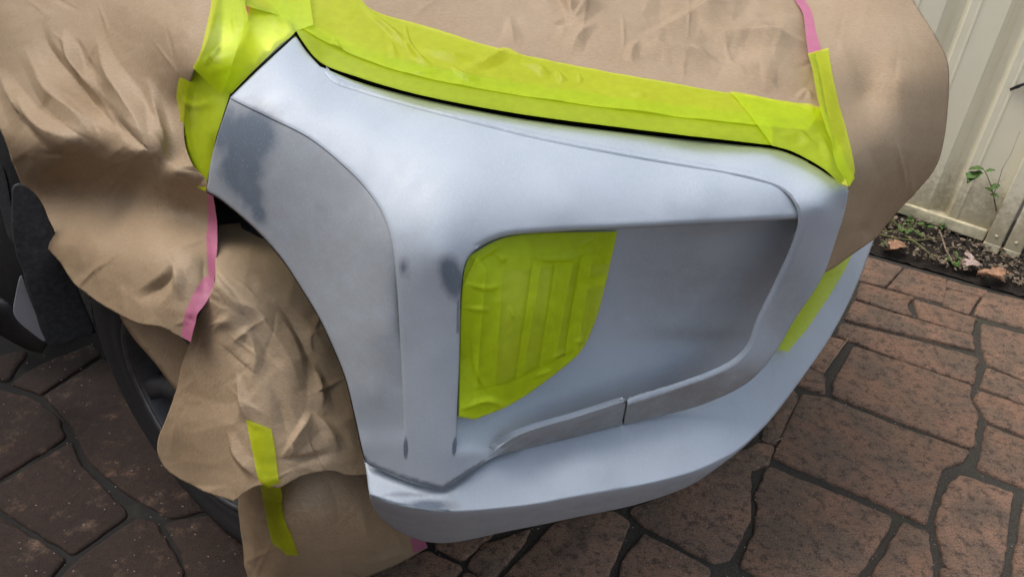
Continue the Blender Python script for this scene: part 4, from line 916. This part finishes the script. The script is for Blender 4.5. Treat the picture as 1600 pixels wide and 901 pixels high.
# tape below the grille, on the wheel paper
lt = lambda X, Y: low_up(X, Y)
gl = TPS([(1213,546,'z',.545),(1232,549,'z',.533),(1290,470,'z',.535),(1335,390,'z',.540),(1280,425,'z',.60),(1240,500,'z',.56),(1300,420,'z',.575)], 1e-3)
tape([(1213,546),(1232,549),(1262,512),(1290,470),(1316,428),(1337,388),(1318,398),(1282,424),(1262,462),(1238,505)], gl, 'yellow tape wedge between the lower bumper and the grille paper', rel=folds([([(1285,430),(1300,425),(1318,415)], 0.004, 4, 5)], [(20, 0.0025, 73)]), sharp=(0, 1, 5, 7), sp=4)
wt = folds([([(400,735),(420,752),(440,768)], 0.005, 5, 4), ([(384,655),(404,664),(425,670)], 0.003, 3, 4)], [(30, 0.001, 74)])
def wtape_t(X, Y):
    w = sstep(748, 782, Y); return pW(X, Y) * (1 - w) + pS(X, Y) * w
def wtape_r(X, Y):
    w = sstep(748, 782, Y); return foldW(X, Y) * (1 - w) + foldS(X, Y) * w + 0.003 + wt(X, Y)
tape([(386,654),(424,669),(430,700),(434,735),(442,768),(456,820),(467,865),(447,858),(427,849),(417,800),(406,745),(396,700)], wtape_t, 'creased yellow tape strip on the brown paper over the wheel', rel=wtape_r, sharp=(0, 1, 6, 8))
# pink tape
p3 = folds([([(285,497),(300,500)], -0.004, 4, 4)], [(18, 0.0015, 75)])
tape([(1236,-30),(1254,-4),(1268,18),(1275,50),(1284,80),(1263,86),(1259,55),(1254,20),(1243,2),(1226,-30)], lambda X, Y: np.minimum(pR(X, Y) - foldR(X, Y), top(X, Y) - foldT(X, Y)), 'pink tape on the paper seam above the yellow strip', 'pink', lift=0.004, sharp=(0, 4, 5, 9))
onL = pL
tape([(319,304),(329,305),(333,340),(338,385),(336,432),(327,430),(322,380),(319,340)], onL, 'narrow pink tape running down the paper edge beside the dark wheel arch', 'pink', lift=0.003, sharp=(0, 1, 4, 5), rel=foldL)
tape([(322,429),(335,432),(334,446),(322,470),(306,492),(301,510),(294,535),(278,527),(282,505),(290,480),(305,452)], onL, 'crinkled pink tape at the lower corner of the fender paper', 'pink', lift=0.006, sharp=(0, 1, 6, 7), rel=lambda X, Y: foldL(X, Y) + p3(X, Y))
tape([(642,834),(664,843),(669,856),(646,864)], pS, 'small pink tape end on the paper below the bumper corner', 'pink', lift=0.003, rel=foldS)
tape([(384,8),(392,8),(398,14),(388,24),(385,26)], lambda X, Y: fen(X, Y), 'tiny scrap of pink tape showing between the yellow fender tapes', 'pink', lift=0.009)

# ------------------------------------------------------------------ small things on the ground and plants
def tube(pts, r, mat, name, parent=None, n=5, taper=0.4):
    P = [np.array(p, float) for p in pts]; vs_ = []; fcs = []
    for i, p in enumerate(P):
        t = P[min(i + 1, len(P) - 1)] - P[max(i - 1, 0)]; t /= np.linalg.norm(t) + 1e-9
        a = np.cross(t, ZZ); a = a / np.linalg.norm(a) if np.linalg.norm(a) > 1e-3 else np.array([1., 0, 0]); b = np.cross(t, a)
        rr = r * (1 - (1 - taper) * i / (len(P) - 1))
        vs_ += [p + (a * math.cos(k * 2 * math.pi / n) + b * math.sin(k * 2 * math.pi / n)) * rr for k in range(n)]
    for i in range(len(P) - 1):
        for k in range(n): fcs.append((i * n + k, i * n + (k + 1) % n, (i + 1) * n + (k + 1) % n, (i + 1) * n + k))
    fcs += [tuple(range(n))[::-1], tuple(range((len(P) - 1) * n, len(P) * n))]
    return mesh_obj(name, vs_, fcs, mat, parent)
def leaf(c, l, w, yaw, pitch, mat, name, parent=None, curl=0.25, lobes=0, seed=0):
    rs = np.random.RandomState(seed); vs_ = []; fcs = []; n = 8
    ca, sa = math.cos(yaw), math.sin(yaw); cp, sp_ = math.cos(pitch), math.sin(pitch)
    for i in range(n + 1):
        t = i / n; hw = w * (math.sin(math.pi * min(1, t * 0.93 + 0.05)) ** 0.75) * (1 + lobes * math.sin(t * 13 + seed) * 0.35) * 0.5
        for j, s in enumerate((-1, -.5, 0, .5, 1)):
            x = l * t; y = hw * s * (1 + rs.uniform(-.12, .12)); z = curl * l * (s * s * 0.35 - (t - .5) ** 2) + rs.uniform(-1, 1) * 0.02 * l
            X_, Z_ = x * cp - z * sp_, x * sp_ + z * cp
            vs_.append(np.array(c) + np.array([X_ * ca - y * sa, X_ * sa + y * ca, Z_]))
    for i in range(n):
        for j in range(4): fcs.append((i * 5 + j, i * 5 + j + 1, i * 5 + j + 6, i * 5 + j + 5))
    o = mesh_obj(name, vs_, fcs, mat, parent); solid(o, 0.0005); return o
def GP(px, py, z=0.02): return at_z(px, py, z)
st1 = tube([GP(1325,529,.004), GP(1305,556,.006), GP(1287,583,.004)], 0.0022, M['straw'], 'straw'); tag(st1, 'long dry straw lying across the mortar joint beside the bumper', 'straw')
st2 = tube([GP(1222,684,.004), GP(1208,690,.005)], 0.0018, M['straw'], 'straw'); tag(st2, 'short pale straw bit on the mortar near the lower bumper', 'straw')
st3 = tube([GP(1308,505,.006), GP(1290,515,.012), GP(1278,512,.006)], 0.003, M['straw'], 'straw'); tag(st3, 'curled dry stalk tucked in the gap by the right side of the bumper', 'straw')
for (a, b, l, w, yaw, mt, lb, cr_) in [
   (1388,388,.075,.055,.3,'dead_tan','pale tan dead leaf near the green weeds beside the bumper',.5), (1500,412,.07,.05,-.2,'dead_pink','pinkish two-lobed dead leaf on the dark soil',.45),
   (1520,406,.045,.03,1.9,'dead_pink','small pinkish leaf fragment touching the larger pink leaf',.4), (1527,426,.085,.04,-.55,'dead_tan','orange-tan curled dead leaf at the edge of the pavers',.6), (1549,430,.07,.05,.35,'dead_tan','brown dead leaf behind the orange-tan one',.5)]:
    o = leaf(GP(a, b, .035), l, w, yaw, 0.1, M[mt], 'dead_leaf', None, cr_, 0.6, int(a)); tag(o, lb, 'leaf', 'dead leaves on the garden bed')
# weeds
def weed(base, n, h, label, seed):
    e_ = empty('weed', label, 'plant'); rs = random.Random(seed); b = GP(*base)
    for i in range(n):
        a = rs.uniform(0, 6.28); l = h * rs.uniform(.6, 1.2); q = [b, b + np.array([math.cos(a) * l * .4, math.sin(a) * l * .4, l * .35]), b + np.array([math.cos(a) * l * .9, math.sin(a) * l * .9, l * .3])]
        tube(q, 0.0022, M['stem'], 'stem', e_)
        for k in range(3):
            f = rs.uniform(.4, 1); p = q[1] + (q[2] - q[1]) * f
            leaf(p, rs.uniform(.018, .03), rs.uniform(.012, .02), rs.uniform(0, 6.28), rs.uniform(-.2, .5), M['leaf'], 'leaf', e_, .2, .2, rs.randrange(999))
weed((1408,360), 9, .10, 'leafy green weed growing at the fence foot beside the grille paper', 2)
weed((1440,352), 7, .08, 'sprawling weed with pale stems below the middle of the fence rail', 9)
weed((1376,350), 8, .09, 'bushy weed half hidden behind the edge of the grille paper', 12)
weed((1385,388), 3, .045, 'tiny green weed under the tan leaf by the bumper', 3)
weed((1492,412), 4, .035, 'small bright green sprout beside the pink dead leaf', 5)
for k, pl in enumerate([[(1375,366),(1400,372),(1430,376),(1470,371)], [(1415,368),(1440,385),(1462,406)], [(1468,360),(1478,390),(1490,412)], [(1372,360),(1390,362),(1412,358)]]):
    lab = ['pale green runner lying along the soil below the fence', 'pale green stalk slanting across the soil to the paver edge', 'brown dry stalk standing in the soil left of the pink leaf', 'short pale runner behind the grille paper tip'][k]
    tag(tube([GP(x, y, .045 + .01 * (i % 2)) for i, (x, y) in enumerate(pl)], .004, M['stem'] if k != 2 else M['chip'], 'stalk'), lab, 'stalk')
# vine on the fence
vine = empty('climbing_plant', 'thin climbing plant with lobed leaves growing up the fence by the post', 'plant')
def FP(px, py, off=0.06):
    d = ray(px, py); t = ((F0 + fnr * off - O) @ fnr) / (d @ fnr); return O + d * t
tube([FP(1557,330,.03), FP(1553,308), FP(1549,292), FP(1542,274), FP(1536,263)], .0028, M['stem'], 'stem', vine)
tube([FP(1552,305), FP(1560,285), FP(1566,264), FP(1580,240), FP(1594,205)], .0016, M['chip'], 'stem', vine)
for px, py, l, yw, pt in [(1536,264,.045,2.6,-.3),(1534,268,.05,3.4,-.7),(1530,272,.05,2.9,-1.0),(1526,270,.045,3.6,-.4),(1540,268,.03,-.3,.4),(1549,296,.035,.4,.5),(1551,300,.03,2.4,.2),(1547,304,.03,-.8,.1)]:
    leaf(FP(px, py, .07), l, l * .85, yw, pt, M['leaf'], 'leaf', vine, .3, .5, px)
o = leaf(FP(1578,140,.035), .10, .018, -.64 + math.pi * 0, .55, M['flap'], 'dead_leaf', None, .3, .3, 7); tag(o, 'narrow dark dried leaf caught on the fence near the right frame edge', 'leaf')
# wood chips and crumbs of soil: uncountable
cv = []; cf = []; rs = np.random.RandomState(5)
for i in range(2200):
    a, b = rs.uniform(1300, 1680), rs.uniform(325, 480); p = GP(a, b, 0.0)
    q = p[:2] - bl0
    if q @ bn < 0.01 or (p - F0) @ fnr < -0.02: continue
    z = 0.028 + rs.uniform(-.012, .012); l = rs.uniform(.0015, .010) * rs.uniform(.4, 1.2); w = l * rs.uniform(.25, .8); h = rs.uniform(.002, .006); yw = rs.uniform(0, 6.28); tl = rs.uniform(-.4, .4)
    k = len(cv)
    for dx, dy, dz in ((-1,-1,0),(1,-1,0),(1,1,0),(-1,1,0),(-.8,-.7,1),(.9,-.6,1),(.7,.8,1),(-.9,.6,1)):
        x, y = dx * l, dy * w; cv.append((p[0] + x * math.cos(yw) - y * math.sin(yw), p[1] + x * math.sin(yw) + y * math.cos(yw), z + dz * h + x * tl))
    cf += [tuple(k + j for j in f) for f in ((3,2,1,0),(4,5,6,7),(0,1,5,4),(1,2,6,5),(2,3,7,6),(3,0,4,7))]
ch_o = mesh_obj('wood_chips', cv, cf, M['chip'], None, smooth=False); tag(ch_o, 'pale wood chips and crumbs scattered over the dark soil', 'mulch', kind='stuff')
lv = []; lf = []
for i in range(420):                                  # leaf litter: small dry curled scraps
    a, b = rs.uniform(1310, 1660), rs.uniform(330, 478); p = GP(a, b, 0.0)
    if (p[:2] - bl0) @ bn < 0.005 or (p - F0) @ fnr < -0.01: continue
    z = 0.034 + rs.uniform(-.008, .010); l = rs.uniform(.006, .020); w = l * rs.uniform(.2, .55); yw = rs.uniform(0, 6.28); t1, t2 = rs.uniform(-.5, .5, 2); k = len(lv)
    for dx, dy in ((-1, 0), (-.3, -1), (.5, -.8), (1, .1), (.4, .9), (-.4, .8)):
        x, y = dx * l, dy * w; lv.append((p[0] + x * math.cos(yw) - y * math.sin(yw), p[1] + x * math.sin(yw) + y * math.cos(yw), z + x * t1 + y * t2 + abs(dy) * w * .5))
    lf += [(k, k + 1, k + 5), (k + 1, k + 2, k + 4, k + 5), (k + 2, k + 3, k + 4)]
lt_ = mesh_obj('leaf_litter', lv, lf, M['litter'], None); tag(lt_, 'dry brown leaf scraps scattered over the garden bed', 'litter', kind='stuff'); solid(lt_, 0.0006)
gv_ = []; gf = []
for i in range(900):                                  # grit lying in the joints and on the pavers
    a, b = rs.uniform(0, 1600), rs.uniform(440, 901); p = GP(a, b, 0.0005); l = rs.uniform(.0005, .0020); k = len(gv_)
    for dx, dy, dz in ((1,0,0),(0,1,0),(-1,0,0),(0,-1,0),(0,0,1.2),(0,0,-1)): gv_.append((p[0] + dx * l * 1.4, p[1] + dy * l, p[2] + dz * l))
    gf += [tuple(k + j for j in f) for f in ((0,1,4),(1,2,4),(2,3,4),(3,0,4),(1,0,5),(2,1,5),(3,2,5),(0,3,5))]
gr_ = mesh_obj('grit', gv_, gf, M['dead_pink'], None, smooth=False); tag(gr_, 'pale grit specks lying on the pavers', 'grit', kind='stuff')

# ------------------------------------------------------------------ added unseen roof and wall outside the frame; they shade and warm the left side
def cbox(name, u0, u1, v0, v1, z0, z1, mat, parent=None):
    vs_ = [car(u, v, z) for z in (z0, z1) for u, v in ((u0, v0), (u1, v0), (u1, v1), (u0, v1))]
    return mesh_obj(name, vs_, [(3, 2, 1, 0), (4, 5, 6, 7), (0, 1, 5, 4), (1, 2, 6, 5), (2, 3, 7, 6), (3, 0, 4, 7)], mat, parent, smooth=False)
cp = empty('added_roof', 'added unseen sheet roof over the rear of the car, blocking sky', 'added_roof')
cbox('roof', -7.5, -2.7, -2.3, 1.9, 2.40, 2.50, M['roof'], cp)
for v_ in (-1.45, 1.7):
    for u_ in (-2.9, -7.3): cbox('post', u_, u_ + .1, v_, v_ + .1, 0, 2.40, M['roof'], cp)
hw = empty('added_wall', 'added unseen brown wall beside the drive, bouncing warm light', 'added_wall')
cbox('wall', -6.5, 0.5, -2.25, -2.0, 0, 2.3, M['brick'], hw)
cbox('fascia', -6.5, 0.6, -2.35, -1.95, 2.31, 2.45, M['roof'], hw)
